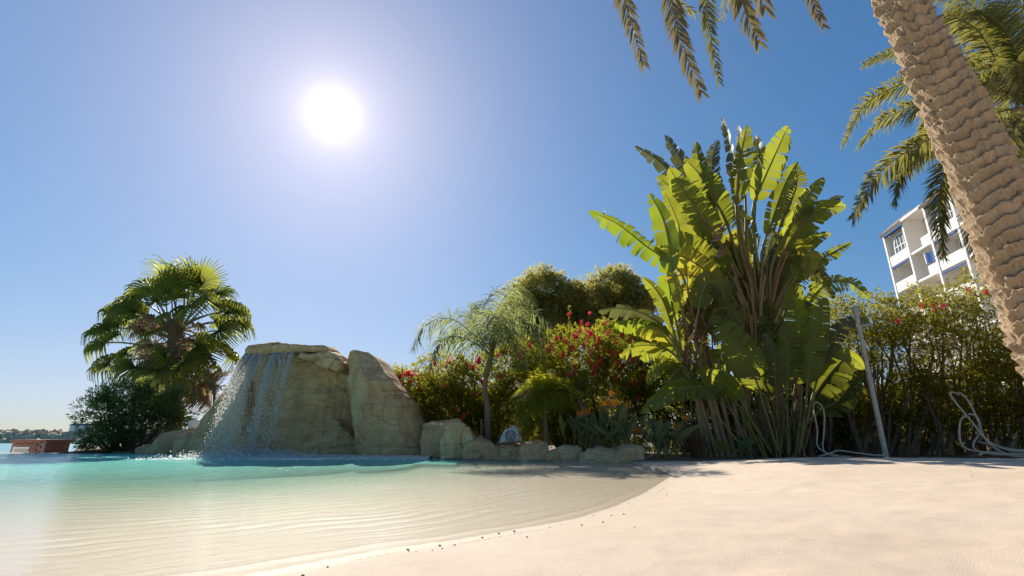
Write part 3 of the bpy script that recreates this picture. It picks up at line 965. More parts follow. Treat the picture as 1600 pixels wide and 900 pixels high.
# bottlebrush shrubs along the middle
r = shrub('bottlebrush_shrub', 'small bottlebrush shrub with dense red flowers just right of the waterfall rock', 'shrub', (at(650, 712, 13.6)[0], 13.6, 0),
          [(A(640, 605, 13.6), (.75, .6, .55)), (A(665, 640, 13.5), (.8, .6, .8)), (A(620, 625, 13.8), (.5, .5, .5))], M['bottle_leaf'], 190, .24, 28, .08, .022)
flowers(r, [(617, 587), (625, 590), (632, 586), (637, 600), (645, 596), (628, 602), (648, 582), (655, 608), (612, 594), (640, 588), (622, 598), (652, 590)], 12.9, (1.1, 1.6), 12)
r = shrub('bottlebrush_shrub', 'loose bottlebrush shrub with scattered red flowers around the queen palm trunk', 'shrub', (at(730, 712, 12.8)[0], 12.8, 0),
          [(A(700, 590, 12.8), (.8, .7, .55)), (A(745, 600, 12.9), (1.0, .7, .7)), (A(700, 640, 12.7), (.9, .6, .7)), (A(765, 650, 12.9), (.9, .6, .7)), (A(800, 575, 13.2), (.8, .7, .8))], M['bottle_leaf'], 420, .27, 27, .085, .021, ntr=7)
flowers(r, [(700, 566), (697, 572), (712, 572), (728, 568), (735, 570), (745, 557), (748, 562), (739, 574), (686, 577), (714, 640), (724, 652), (680, 568), (740, 617)], 12.0, (.9, 1.3), 8)
r = shrub('bottlebrush_shrub', 'large rounded bottlebrush shrub full of red flowers behind the orange bird flowers', 'shrub', (at(930, 712, 12.6)[0], 12.6, 0),
          [(A(900, 560, 12.6), (1.1, .8, .75)), (A(960, 550, 12.7), (1.1, .8, .75)), (A(850, 590, 12.8), (.9, .8, .7)), (A(1010, 570, 12.6), (1.1, .8, .8)), (A(930, 620, 12.5), (1.6, .8, .8)), (A(1030, 620, 12.5), (1.0, .8, .8)), (A(860, 650, 12.9), (1.0, .7, .7)), (A(960, 670, 12.7), (1.5, .7, .6))],
          M['bottle_leaf'], 760, .28, 28, .085, .023, ntr=9)
flowers(r, [(889, 491), (906, 517), (897, 525), (876, 528), (868, 530), (915, 515), (922, 522), (935, 530), (945, 505), (950, 520), (972, 523), (985, 531), (912, 540), (924, 547), (943, 549), (957, 552), (968, 553), (940, 566), (935, 562), (920, 566), (899, 575), (974, 572), (1064, 515), (1022, 533), (1030, 532), (1004, 594), (999, 624), (1045, 562), (860, 540), (850, 532), (880, 555), (832, 534), (828, 541), (855, 548), (960, 590), (985, 548), (893, 545), (884, 534), (868, 552), (812, 555), (930, 540), (990, 560)], 11.7, (.9, 1.35), 26)
mb = MB(); tp = at(889, 480, 11.8); mb.tube(spline([at(889, 560, 12.2), at(890, 520, 11.9), tp], 8), .012, 6); mb.build('flower_shoot', M['petiole'], r)
mb = MB(); q = spline([at(889, 560, 12.2), at(890, 520, 11.9), tp], 30); tufts(mb, q, np.tile([0, 0, 1.], (30, 1)), 6, .07, .016, .8); mb.build('shoot_leaves', M['bottle_leaf'], r)

# right-hand hedge
hb = [(A(1330, 520, 11.8), (1.2, .7, .9)), (A(1400, 500, 11.6), (1.3, .7, .6)), (A(1370, 560, 11.6), (1.5, .7, .9)), (A(1460, 490, 11.2), (1.2, .7, .6)), (A(1520, 465, 10.9), (.9, .7, .5)), (A(1470, 550, 11.2), (1.6, .7, .9)),
      (A(1560, 530, 10.8), (1.5, .7, .9)), (A(1310, 600, 11.8), (1.0, .6, .8)), (A(1390, 620, 11.6), (1.4, .6, .55)), (A(1480, 610, 11.2), (1.4, .6, .6)), (A(1570, 610, 10.8), (1.3, .6, .8)), (A(1660, 560, 10.4), (1.6, .8, 1.2)), (A(1640, 640, 10.6), (1.2, .6, .8)), (A(1440, 640, 11.5), (1.6, .5, .35)), (A(1290, 640, 11.9), (.8, .5, .5)), (A(1780, 560, 10.2), (1.6, .8, 1.2))]
hb += [(A(1300 + 42 * i, 655 + RNG.uniform(-12, 10), 11.9 - i * .16), (.75, .4, .42)) for i in range(9)]
hd = thing('hedge', (at(1450, 712, 11.2)[0], 11.2, 0), 'tall dense hedge of small yellow-green leaves with bare dark stems at its foot', 'hedge')
P_, D_ = crown_points(hb, 1180, .27, 27)
mb = MB(); tufts(mb, P_, D_, 6, .07, .020, .55, along=.06); mb.build('foliage', M['hedge_leaf'], hd)
for i in range(22):
    px = 1270 + i * 19 + RNG.uniform(-7, 7); Yh = 11.7 - (px - 1300) / 330 + RNG.uniform(-.2, .3)
    f = at(px, 712, Yh); f[2] = -.02
    mb = MB(); limbs(mb, f, [at(px + RNG.uniform(-45, 45), RNG.uniform(480, 600), Yh) for _ in range(5)], RNG.uniform(.028, .05), .12)
    mb.build('trunk', M['bark'], hd)
flowers(hd, [(1440, 478), (1474, 478), (1515, 454), (1525, 461), (1541, 458), (1402, 502), (1460, 480)], 10.4, (.9, 1.3))

r = shrub('leafy_shrub', 'dark leafy shrub filling the space behind the banana stems and the giant clump', 'shrub', (at(1150, 712, 12.3)[0], 12.3, 0),
          [(A(1090 + 33 * i, 600 + 50 * (i % 2), 12.3), (.75, .5, .75)) for i in range(7)] + [(A(1080 + 40 * i, 680, 12.2), (.8, .5, .45)) for i in range(6)], M['oleander_leaf'], 420, .27, 24, .11, .032, 6, .6, 7, .03)
# walls behind the planting
mb = MB(); mb.box((12.9, 13.4, .85), (11.2, .2, 1.9))
mb.build('garden_wall', M['wall_stone'])
tag(bpy.data.objects['garden_wall'], 'pale plastered wall glimpsed through the foot of the hedge', 'wall')
mb = MB()
mb.box((10.6, 12.35, .13), (8.6, .25, .42))
tag(mb.build('low_wall', M['concrete']), 'low grey concrete wall running along the foot of the hedge', 'wall')
mb = MB()
mb.box((-.4, 14.7, 1.0), (6.5, .15, 1.6))
tag(mb.build('garden_wall', M['wall_stone']), 'pale low wall behind the red-flowered bottlebrush shrubs', 'wall')

# grey steel pole in front of the hedge
pb, pt = gnd(1385, 717, .05), None
Ypo = 9.6
pb = at(1385, 716, Ypo); pt = at(1336, 482, Ypo)
po = thing('steel_pole', pb, 'slim weathered grey metal pole standing in the sand in front of the hedge', 'pole')
mb = MB(); mb.tube([pb - [0, 0, .1], pb + (pt - pb) * .5], .046, 12); mb.build('lower_tube', M['steel'], po, True)
mb = MB(); mb.tube([pb + (pt - pb) * .5, pb + (pt - pb) * .96], .040, 12); mb.build('upper_tube', M['steel'], po, True)
mb = MB(); mb.tube([pb + (pt - pb) * .49, pb + (pt - pb) * .52], .054, 12); mb.build('collar', M['steel'], po, True)
mb = MB(); mb.tube([pb + (pt - pb) * .945, pt, pt + [0, -.02, .03]], [.052, .055, .035], 12); mb.build('head', M['steel'], po, True)
mb = MB(); c = pb + (pt - pb) * .87; mb.tube([c, c + [.16, -.1, .02], c + [.19, -.12, -.03]], [.028, .026, .03], 10); mb.build('shower_arm', M['steel'], po, True)


def hose(label, paths, rad_):
    allp = [np.array([at(*q) for q in p]) for p in paths]
    f = allp[0][0] * [1, 1, 0]
    r = thing('hose', f, label, 'hose')
    for p in allp:
        mb = MB(); mb.tube(spline(p, 60), rad_, 8); mb.build('hose_length', M['hose'], r, True)


hose('coiled pale grey hose looped over the hedge stems at the right edge', [
    [(1600, 712, 9.3), (1570, 708, 9.4), (1545, 692, 9.5), (1515, 655, 9.7), (1494, 630, 9.8), (1485, 616, 9.9), (1490, 613, 10.05), (1498, 617, 10.1)],
    [(1498, 613, 10.1), (1508, 620, 10.0), (1520, 640, 9.8), (1530, 662, 9.7), (1534, 675, 9.6), (1545, 690, 9.5), (1575, 703, 9.4), (1605, 706, 9.4)],
    [(1513, 647, 9.8), (1525, 650, 9.75), (1531, 664, 9.7), (1529, 680, 9.65), (1522, 690, 9.6), (1521, 698, 9.5), (1526, 704, 9.4), (1545, 709, 9.3), (1580, 711, 9.25)],
    [(1510, 648, 9.85), (1501, 657, 9.8), (1499, 678, 9.7), (1503, 695, 9.6), (1515, 703, 9.5), (1535, 706, 9.35), (1565, 710, 9.25), (1610, 709, 9.2)],
    [(1530, 711, 9.25), (1540, 707, 9.25), (1560, 708, 9.3), (1590, 713, 9.2), (1630, 712, 9.1)],
    [(1528, 690, 9.7), (1550, 695, 9.6), (1570, 700, 9.5), (1590, 703, 9.45), (1620, 703, 9.4)],
], .017)
hose('grey hose hanging on the stems between the giant leaves and the metal pole', [
    [(1310, 712, 9.7), (1290, 707, 9.8), (1277, 696, 9.9), (1277, 672, 10.0), (1272, 645, 10.1), (1271, 632, 10.2), (1278, 628, 10.3)],
    [(1278, 628, 10.3), (1285, 636, 10.2), (1288, 652, 10.1), (1287, 680, 10.0), (1286, 700, 9.9), (1296, 711, 9.7), (1330, 714, 9.5)],
    [(1280, 713, 9.6), (1298, 708, 9.6), (1310, 704, 9.7), (1340, 708, 9.6), (1365, 711, 9.5), (1382, 712, 9.5)],
], .014)


# ------------------------------------------------------------------ feather palms
def frond(mb, pts, nl, ll, lw, side0, fwd=.7, hang=.3, vee=.35, mi_leaf=0, mi_r=1, r0=.022, start=.12, segs=3, jit=.12, plumose=0.0):
    """feather leaf along the points; two rows of leaflets"""
    n = 90
    C = spline(pts, n); T = unit(np.gradient(C, axis=0))
    side0 = np.asarray(side0, float)
    Sd = unit(side0 - T * (T @ side0)[:, None]); N = np.cross(Sd, T)
    N = np.where((N[:, 2:3] < 0) & False, -N, N)
    mb.tube(C[::5], np.linspace(r0, r0 * .15, len(C[::5])), 6, mi_r)
    tt = np.repeat(np.linspace(start, .995, nl), 2) + RNG.normal(0, .003, 2 * nl)
    sg = np.tile([-1.0, 1.0], nl)
    idx = np.clip(tt, 0, 1) * (n - 1); i0 = np.clip(idx.astype(int), 0, n - 2); fr = (idx - i0)[:, None]
    B = C[i0] * (1 - fr) + C[i0 + 1] * fr
    T_, S_, N_ = T[i0], Sd[i0], N[i0]
    u = np.clip((tt - start) / (1 - start), 0, 1)
    prof = np.clip(np.minimum(.45 + 2.2 * u, 1.0), 0, 1) * np.clip(1.08 - .78 * u ** 2.2, .1, 1)
    l = ll * prof * RNG.uniform(.85, 1.1, len(tt))
    f = fwd * (.6 + .9 * u) + RNG.normal(0, jit, len(tt))
    v = vee + RNG.normal(0, jit + plumose, len(tt))
    d = unit(S_ * sg[:, None] + T_ * f[:, None] + N_ * v[:, None])
    w = lw * (.7 + .3 * prof)
    wd = unit(np.cross(d, N_ + .4 * S_ * sg[:, None]))
    V, L_ = [], np.linspace(0, 1, segs + 1)
    hg = hang * RNG.uniform(.6, 1.4, len(tt))
    for s in L_:
        c = B + d * (l * s)[:, None] + np.array([0, 0, -1.0]) * (hg * l * s ** 2)[:, None]
        k = (math.sin(math.pi * min(.12 + s * .88, 1.0)) ** .7 if s < 1 else .02) * .5
        V.append(c + wd * (w * k)[:, None]); V.append(c - wd * (w * k)[:, None])
    V = np.stack(V, 1)          # leaflet, 2*(segs+1), 3
    m = 2 * (segs + 1)
    q = np.concatenate([np.stack([2 * s + np.arange(len(tt)) * m, 2 * s + 1 + np.arange(len(tt)) * m, 2 * s + 3 + np.arange(len(tt)) * m, 2 * s + 2 + np.arange(len(tt)) * m], 1) for s in range(segs)])
    mb.add(V.reshape(-1, 3), q, mi_leaf)


# queen palm beside the bottlebrush
Yq = 11.9
qb = at(762, 690, Yq); qb[2] = 0
qp = thing('queen_palm', qb, 'slender queen palm with drooping feathery grey-green fronds behind the rock border', 'palm tree')
hub = at(768, 552, Yq)
mb = MB(); mb.tube(spline([qb - [0, 0, .1], at(762, 640, Yq), at(758, 600, Yq), hub], 24), np.array([.085, .075] * 6 + [.07, .062] * 6) * np.linspace(1, .8, 24), 12); mb.build('trunk', M['palm_bark'], qp, True)
mb = MB(); mb.tube(spline([at(752, 688, Yq - .1), at(752, 655, Yq - .1)], 5), .025, 8); mb.build('stake', M['palm_bark'], qp)
mb = MB(); mb.tube(spline([at(758, 590, Yq), hub, at(775, 510, Yq)], 8), [.075, .08, .075, .07, .06, .045, .03, .015], 8); mb.build('crown_shaft', M['petiole'], qp)
for pts, ll in [
    ([(766, 555, 0), (745, 528, -.3), (705, 498, -.6), (665, 508, -.8), (645, 545, -.9)], .62),
    ([(766, 555, 0), (740, 535, -.6), (705, 525, -1.0), (680, 545, -1.3), (672, 578, -1.4)], .55),
    ([(768, 552, 0), (772, 500, 0), (790, 462, -.2), (815, 452, -.3), (835, 475, -.3)], .6),
    ([(768, 552, 0), (755, 505, .2), (760, 472, .5), (785, 450, .8), (815, 462, 1.0)], .6),
    ([(768, 552, 0), (748, 520, .3), (735, 492, .6), (745, 478, .9), (735, 510, 1.1)], .55),
    ([(768, 552, 0), (790, 522, -.4), (820, 505, -.7), (842, 520, -.9), (850, 555, -1.0)], .58),
    ([(768, 552, 0), (790, 510, .4), (825, 490, .8), (850, 500, 1.1), (868, 535, 1.2)], .58),
    ([(768, 552, 0), (762, 515, -.6), (765, 490, -1.1), (775, 495, -1.5), (790, 530, -1.8)], .55),
    ([(768, 552, 0), (775, 520, -.7), (795, 515, -1.2), (810, 540, -1.5), (818, 575, -1.6)], .5),
    ([(768, 552, 0), (750, 530, .6), (720, 515, 1.1), (695, 530, 1.5), (685, 560, 1.6)], .5),
    ([(768, 552, 0), (780, 500, .6), (800, 478, 1.0), (815, 490, 1.3), (820, 520, 1.4)], .5),
]:
    P_ = [at(a_, b_, Yq + c_) for a_, b_, c_ in pts]
    mb = MB(); frond(mb, P_, 105, ll * 1.05, .021, unit(np.cross(P_[-1] - P_[0], [0, 0, 1])) + unit(np.cross(P_[2] - P_[0], P_[2] - CAM)) * .6 + RNG.normal(0, .2, 3), .55, .6, .25, plumose=.45, r0=.016)
    mb.build('frond', [M['queen_leaf'], M['rachis']], qp)

# pygmy palm and its neighbour in front of the shrubs
for base_px, hub_px, Ys, lab, tips, ltr in [
    ((851, 705), (848, 618), 11.0, 'small bright green palm with arching fronds above the rock-shaped speaker', [(800, 622, -.3), (812, 600, .1), (828, 580, .3), (848, 570, .1), (868, 578, .2), (886, 592, -.1), (905, 612, -.3), (818, 690, -.2), (824, 678, -.3), (812, 665, -.5), (805, 632, -.6), (838, 592, -.5), (862, 588, -.6), (880, 602, -.5), (835, 606, -.9), (830, 650, -.7), (872, 640, -.7), (895, 635, .4), (855, 585, .7), (806, 650, -.1)], .34),
    ((925, 700), (905, 625), 11.5, 'thin-leaved small palm with fronds fanning to the right beneath the red flowers', [(870, 600, 0), (890, 582, .2), (915, 578, .3), (940, 585, .1), (958, 600, 0), (968, 622, -.3), (945, 640, -.4), (900, 580, .5)], .30),
]:
    f = at(*base_px, Ys); f[2] = 0; h_ = at(*hub_px, Ys)
    r = thing('small_palm', f, lab, 'palm tree')
    mb = MB(); mb.tube(spline([f - [0, 0, .05], f + [.03, 0, .4], h_], 10), np.linspace(.065, .05, 10), 10); mb.build('trunk', M['palm_bark'], r, True)
    for (tx, ty, dy) in tips:
        tp = at(tx, ty, Ys + dy); mid = (h_ + tp) / 2 + [0, 0, .22 * np.linalg.norm(tp - h_) + (.12 if ty > 640 else 0)]
        mb = MB(); frond(mb, [h_, h_ + (mid - h_) * .55 + [0, 0, .05], mid, tp], 70, ltr * 1.2, .018, np.cross(tp - h_, [0, 0, 1]) + RNG.normal(0, .1, 3), .7, .4, .3, r0=.010, segs=2)
        mb.build('frond', [M['small_palm_leaf'], M['rachis']], r)

# ------------------------------------------------------------------ fan palm on the left
def fan(mb, R_, nseg, droop, seed, mi=0, mi_p=1, pet=1.0, cut=.5):
    """fan leaf in local space: stalk along +X from the origin, blade at its end"""
    rg = np.random.default_rng(seed)
    tt = np.linspace(0, 1, 9)
    P_ = np.stack([tt * pet, 0 * tt, .18 * pet * np.sin(tt * 1.8) - .12 * pet * tt ** 2], 1)
    mb.tube(P_, np.linspace(.028, .014, 9), 6, mi_p)
    h0 = P_[-1]; T = unit(P_[-1] - P_[-2]); Sd = np.array([0, 1.0, 0]); N = np.cross(T, Sd)
    if N[2] < 0: N = -N
    phs = np.radians(np.linspace(-125, 125, nseg)); dp = phs[1] - phs[0]
    for k, p in enumerate(phs):
        L = R_ * (1.0 - .22 * abs(p) / 2.2) * rg.uniform(.9, 1.06)
        d = math.cos(p) * T + math.sin(p) * Sd + N * (.10 + .16 * abs(math.sin(p)))
        tq = math.tan(dp / 2) * 1.04
        ss = np.array([0, cut * .5, cut, cut + (1 - cut) * .3, cut + (1 - cut) * .65, 1.0])
        w = np.array([.004, cut * .5 * L * tq, cut * L * tq, cut * L * tq * .55, .010, .003])
        side = -math.sin(p) * T + math.cos(p) * Sd
        pl = N * (.014 if k % 2 else -.014)
        g = droop * rg.uniform(.7, 1.3); skew = rg.normal(0, .10)
        V = []; c = h0.copy()
        for j, (q_, ww) in enumerate(zip(ss, w)):
            if j:
                m_ = (ss[j - 1] + q_) / 2
                bd_ = .22 * g * m_ + g * .95 * max(0, (m_ - cut) / (1 - cut)) ** .8
                dd = unit(d * max(.02, 1 - bd_) + np.array([0, 0, -1.0]) * bd_ + side * skew * max(0, m_ - cut))
                c = c + dd * L * (q_ - ss[j - 1])
            ed = side * ww
            V += [c + ed - pl, c + pl, c - ed - pl]
        f = grid_faces(6, 3)
        mb.add(V, f, mi)


FANS = []
for k in range(6):
    mb = MB(); fan(mb, [.80, .82, .80, .84, .82, .80][k], 34, [.8, 1.4, 1.8, 1.0, 2.3, 1.6][k], 100 + k, pet=1.35, cut=.5)
    FANS.append(mb.mesh('frond', [M['fan_leaf'], M['rachis']]))
DEAD = []
for k in range(3):
    mb = MB(); fan(mb, .85, 30, 2.2, 200 + k, pet=.9, cut=.42)
    DEAD.append(mb.mesh('dead_frond', [M['fan_dead'], M['fan_dead']]))

Yf = 19.0
fb = at(272, 708, Yf); fb[2] = 0
fp = thing('fan_palm', fb, 'shaggy fan palm with drooping fans and brown dead fronds, left of the waterfall', 'palm tree')
fh = at(275, 520, Yf)
mb = MB()
tpts = spline([fb - [0, 0, .1], at(272, 640, Yf), at(273, 570, Yf), at(275, 500, Yf)], 60)
mb.tube(tpts, .24 + .035 * np.abs(np.sin(np.arange(60) * 1.3)), 14); mb.build('trunk', M['palm_bark'], fp, True)


def aim(o, d, roll, hint=(0, 0, 1.0)):
    """turn local +X to direction d, local +Z near the hint"""
    d = unit(d); s = unit(np.cross(np.asarray(hint, float), d)); n_ = np.cross(d, s)
    R_ = Matrix([[d[0], s[0], n_[0]], [d[1], s[1], n_[1]], [d[2], s[2], n_[2]]])
    o.rotation_mode = 'XYZ'
    o.rotation_euler = (R_ @ Matrix.Rotation(roll, 3, 'X')).to_euler()


fan_list = [  # target pixel of the fan's heart, depth offset, mesh
    (222, 440, .1, 0), (248, 425, -.2, 3), (270, 440, -.4, 0), (292, 425, .3, 3), (318, 435, .0, 0), (285, 415, .7, 3),
    (190, 468, .2, 1), (165, 490, -.1, 2), (150, 525, .0, 4), (160, 550, -.6, 2), (200, 495, -.7, 1), (240, 470, -.9, 5),
    (330, 480, -.5, 1), (362, 498, .1, 2), (372, 520, -.2, 4), (345, 552, -.4, 4), (300, 490, -.9, 5), (265, 500, -1.1, 2),
    (232, 545, -1.0, 4), (185, 520, .8, 1), (345, 520, .8, 2), (250, 590, -1.0, 4), (305, 585, -.9, 4), (205, 575, -.4, 4), (300, 455, .9, 1), (262, 455, -.6, 3), (205, 452, .6, 1), (345, 465, .6, 1), (300, 515, -1.2, 5), (178, 505, -.6, 2), (150, 548, .5, 4), (275, 470, .5, 3), (365, 540, .2, 4),
    (152, 575, -.3, 4), (172, 600, -.8, 4), (208, 612, -1.2, 4), (240, 625, -1.3, 4), (285, 618, -1.2, 4), (322, 608, -.8, 4), (348, 592, -.3, 4), (190, 585, .6, 4), (330, 560, .8, 4), (130, 545, .1, 5)]
for px, py, dy, k in fan_list:
    tgt = at(px, py, Yf + dy * 1.5)
    o_st = fh + [0, 0, RNG.uniform(-.35, .25)] - np.array([0, 0, max(0, (py - 520) / 92)])
    d = tgt - o_st; L = np.linalg.norm(d)
    lift = .35 if py > 500 else .12
    o = inst('frond', FANS[k], fp, o_st, None, float(np.clip(L / 1.42, .9, 1.75)))
    aim(o, unit(d) + [0, 0, lift], RNG.uniform(-.35, .35), np.array([0, 0, .6]) + np.array([0, -1.0, 0]) * RNG.choice([1, 1, .6, -.5]) * RNG.uniform(.4, 1.3))
for i in range(70):
    a_ = i * 2.4; o_st = at(275, RNG.uniform(500, 610), Yf)
    o = inst('dead_frond', DEAD[i % 3], fp, o_st, None, RNG.uniform(.9, 1.35))
    aim(o, [math.cos(a_), math.sin(a_), RNG.uniform(-1.0, .25)], RNG.uniform(-.9, .9))

# oleander in front of the palm's foot
r = shrub('oleander_shrub', 'dark green oleander shrub with narrow leaves at the left foot of the fan palm', 'shrub', (at(195, 706, 14.9)[0], 14.9, 0),
          [(A(160, 640, 14.9), (.75, .5, .55)), (A(200, 630, 14.9), (.9, .6, .75)), (A(175, 680, 14.8), (.75, .5, .5)), (A(240, 650, 15), (.9, .6, .9)), (A(270, 640, 15.2), (.6, .5, .7))],
          M['oleander_leaf'], 185, .24, 20, .14, .026, 6, .6, 14, .03)
# rusty spiky plant between palm and rock
sb = at(338, 640, 14.6)
r = thing('spiky_shrub', sb * [1, 1, 0], 'small shrub with thin rusty-brown arching leaves between the fan palm and the waterfall rock', 'shrub')
mb = MB(); mb.tube(spline([sb * [1, 1, 0], sb * [1, 1, .6], at(335, 605, 14.6)], 8), .04, 8); mb.build('trunk', M['bark'], r)
M['rust_leaf'] = leaf_mat('rusty_leaf', [(.07, .075, .02), (.13, .085, .025), (.19, .09, .03)], (.34, .22, .04), .35, .5)
for i in range(14):
    a_ = i * 2.4; h_ = at(335, 605 + RNG.uniform(-10, 25), 14.6); tp = h_ + np.array([math.cos(a_) * .6, math.sin(a_) * .5, RNG.uniform(-.15, .65)])
    mb = MB(); frond(mb, [h_, (h_ + tp) / 2 + [0, 0, .2], tp], 26, .26, .02, np.cross(tp - h_, [0, 0, 1]), .8, .3, .3, r0=.008, segs=2)
    mb.build('frond', [M['rust_leaf'], M['rachis']], r)


# ------------------------------------------------------------------ giant paddle leaves
def paddle(mb, pts, b0, W, mi=0, mi_p=1, turn=0.0, fold=.25, tears=6, droop=.15, seed=0, face=None, one_side=0, r0=.03, shred=.0):
    """stalk through pts, blade from fraction b0 to the end; torn into segments like a wind-blown banana leaf"""
    rg = np.random.default_rng(seed)
    C = spline(pts, 120); T = unit(np.gradient(C, axis=0))
    k0 = int(b0 * 119)
    mb.tube(C[::5], np.interp(np.linspace(0, 1, 24), [0, b0, 1], [r0, r0 * .55, r0 * .15]), 7, mi_p)
    face = unit(CAM - C[60]) if face is None else unit(face)
    L = np.sum(np.linalg.norm(np.diff(C[k0:], axis=0), axis=1))
    def frame(s):
        i = k0 + s * (119 - k0); j = np.clip(i.astype(int), 0, 118); f = (i - j)[..., None]
        c = C[j] * (1 - f) + C[j + 1] * f; t = T[j]
        sd = unit(np.cross(t, face)); n = np.cross(sd, t)
        ca, sa = math.cos(turn), math.sin(turn)
        return c, t, sd * ca + n * sa, n * ca - sd * sa
    for sg in (-1, 1):
        nt_ = max(0, int(tears * rg.uniform(1.2, 2.5)))
        cuts = np.sort(np.concatenate([[0, 1], rg.uniform(.06, .97, nt_)]))
        wscale = .55 if one_side == -sg else 1.0
        for a_, b_ in zip(cuts[:-1], cuts[1:]):
            if b_ - a_ < .006: continue
            rows = max(2, int((b_ - a_) * 40) + 1); cols = 5
            s = np.linspace(a_, b_, rows)[:, None] * np.ones((1, cols)); xq = np.linspace(0, 1, cols)[None, :] * np.ones((rows, 1))
            mid = (a_ + b_) / 2
            gap = 1 - .16 * xq * (nt_ > 0) * rg.uniform(.5, 1.5)
            s2 = mid + (s - mid) * gap
            c, t, sd, n = frame(np.clip(s2, 0, 1))
            w = W * wscale * (1 - .07 * rg.random(s2.shape) * (xq > .9)) * np.clip(np.sin(np.pi * np.clip(s2, 0, 1) ** .72), 0, 1) ** .55 * (1 - rg.uniform(0, shred) * (nt_ > 0))
            dr = droop * rg.uniform(.3, 1.6); tw = rg.normal(0, .16 + shred * .4); fo = fold * rg.uniform(.7, 1.2)
            X = w * xq
            p = c + sd * (sg * X)[..., None] + n * (fo * X + tw * X * (s - mid) / max(b_ - a_, .02) - .6 * droop * X * xq)[..., None] + t * (.28 * X)[..., None]
            p = p + np.array([0, 0, -1.0]) * (dr * X * xq)[..., None]
            p = p + n * (.012 * np.sin(s2 * L * 14 + sg))[..., None] * xq[..., None]
            mb.add(p.reshape(-1, 3), grid_faces(rows, cols), mi, np.stack([s2 * L * .5, xq, np.zeros_like(xq)], -1).reshape(-1, 3) + [1e-4, 0, 0])


LEAF_N = [0]


def leaf(root, mat, Y, pts, b0, W, turn=0., fold=.25, tears=6, droop=.15, pet='petiole', r0=.03, one=0, shred=0., label=None, dY=0.0):
    n = len(pts)
    P_ = [at(p[0], p[1], Y + (p[2] if len(p) > 2 else dY * i / (n - 1))) for i, p in enumerate(pts)]
    LEAF_N[0] += 1
    mb = MB(); paddle(mb, P_, b0, W, 0, 1, turn, fold, tears, droop, 500 + LEAF_N[0], None, one, r0, shred)
    o = mb.build('leaf', [M[mat], M[pet]], root, True)
    if label: o['label'] = label
    return o


Yg = 10.9
gb = at(1190, 716, Yg); gb[2] = 0
gs = thing('giant_bird_of_paradise', gb, 'tallest giant bird of paradise with huge paddle leaves fanning into the sky', 'plant')
# stems hidden in the clump, with the fan of old leaf bases at the top
for (p0, p1, r_) in [((1195, 718), (1180, 470), .11), ((1225, 718), (1200, 520), .09), ((1165, 718), (1160, 500), .08), ((1240, 716), (1245, 540), .07)]:
    a_, b_ = at(*p0, Yg), at(*p1, Yg); a_[2] = -.05
    mb = MB(); q = spline([a_, (a_ + b_) / 2 + [.05, 0, 0], b_], 40); mb.tube(q, r_ * (1 + .10 * np.abs(np.sin(np.arange(40) * .9))), 14)
    mb.build('stem', M['stem'], gs, True)
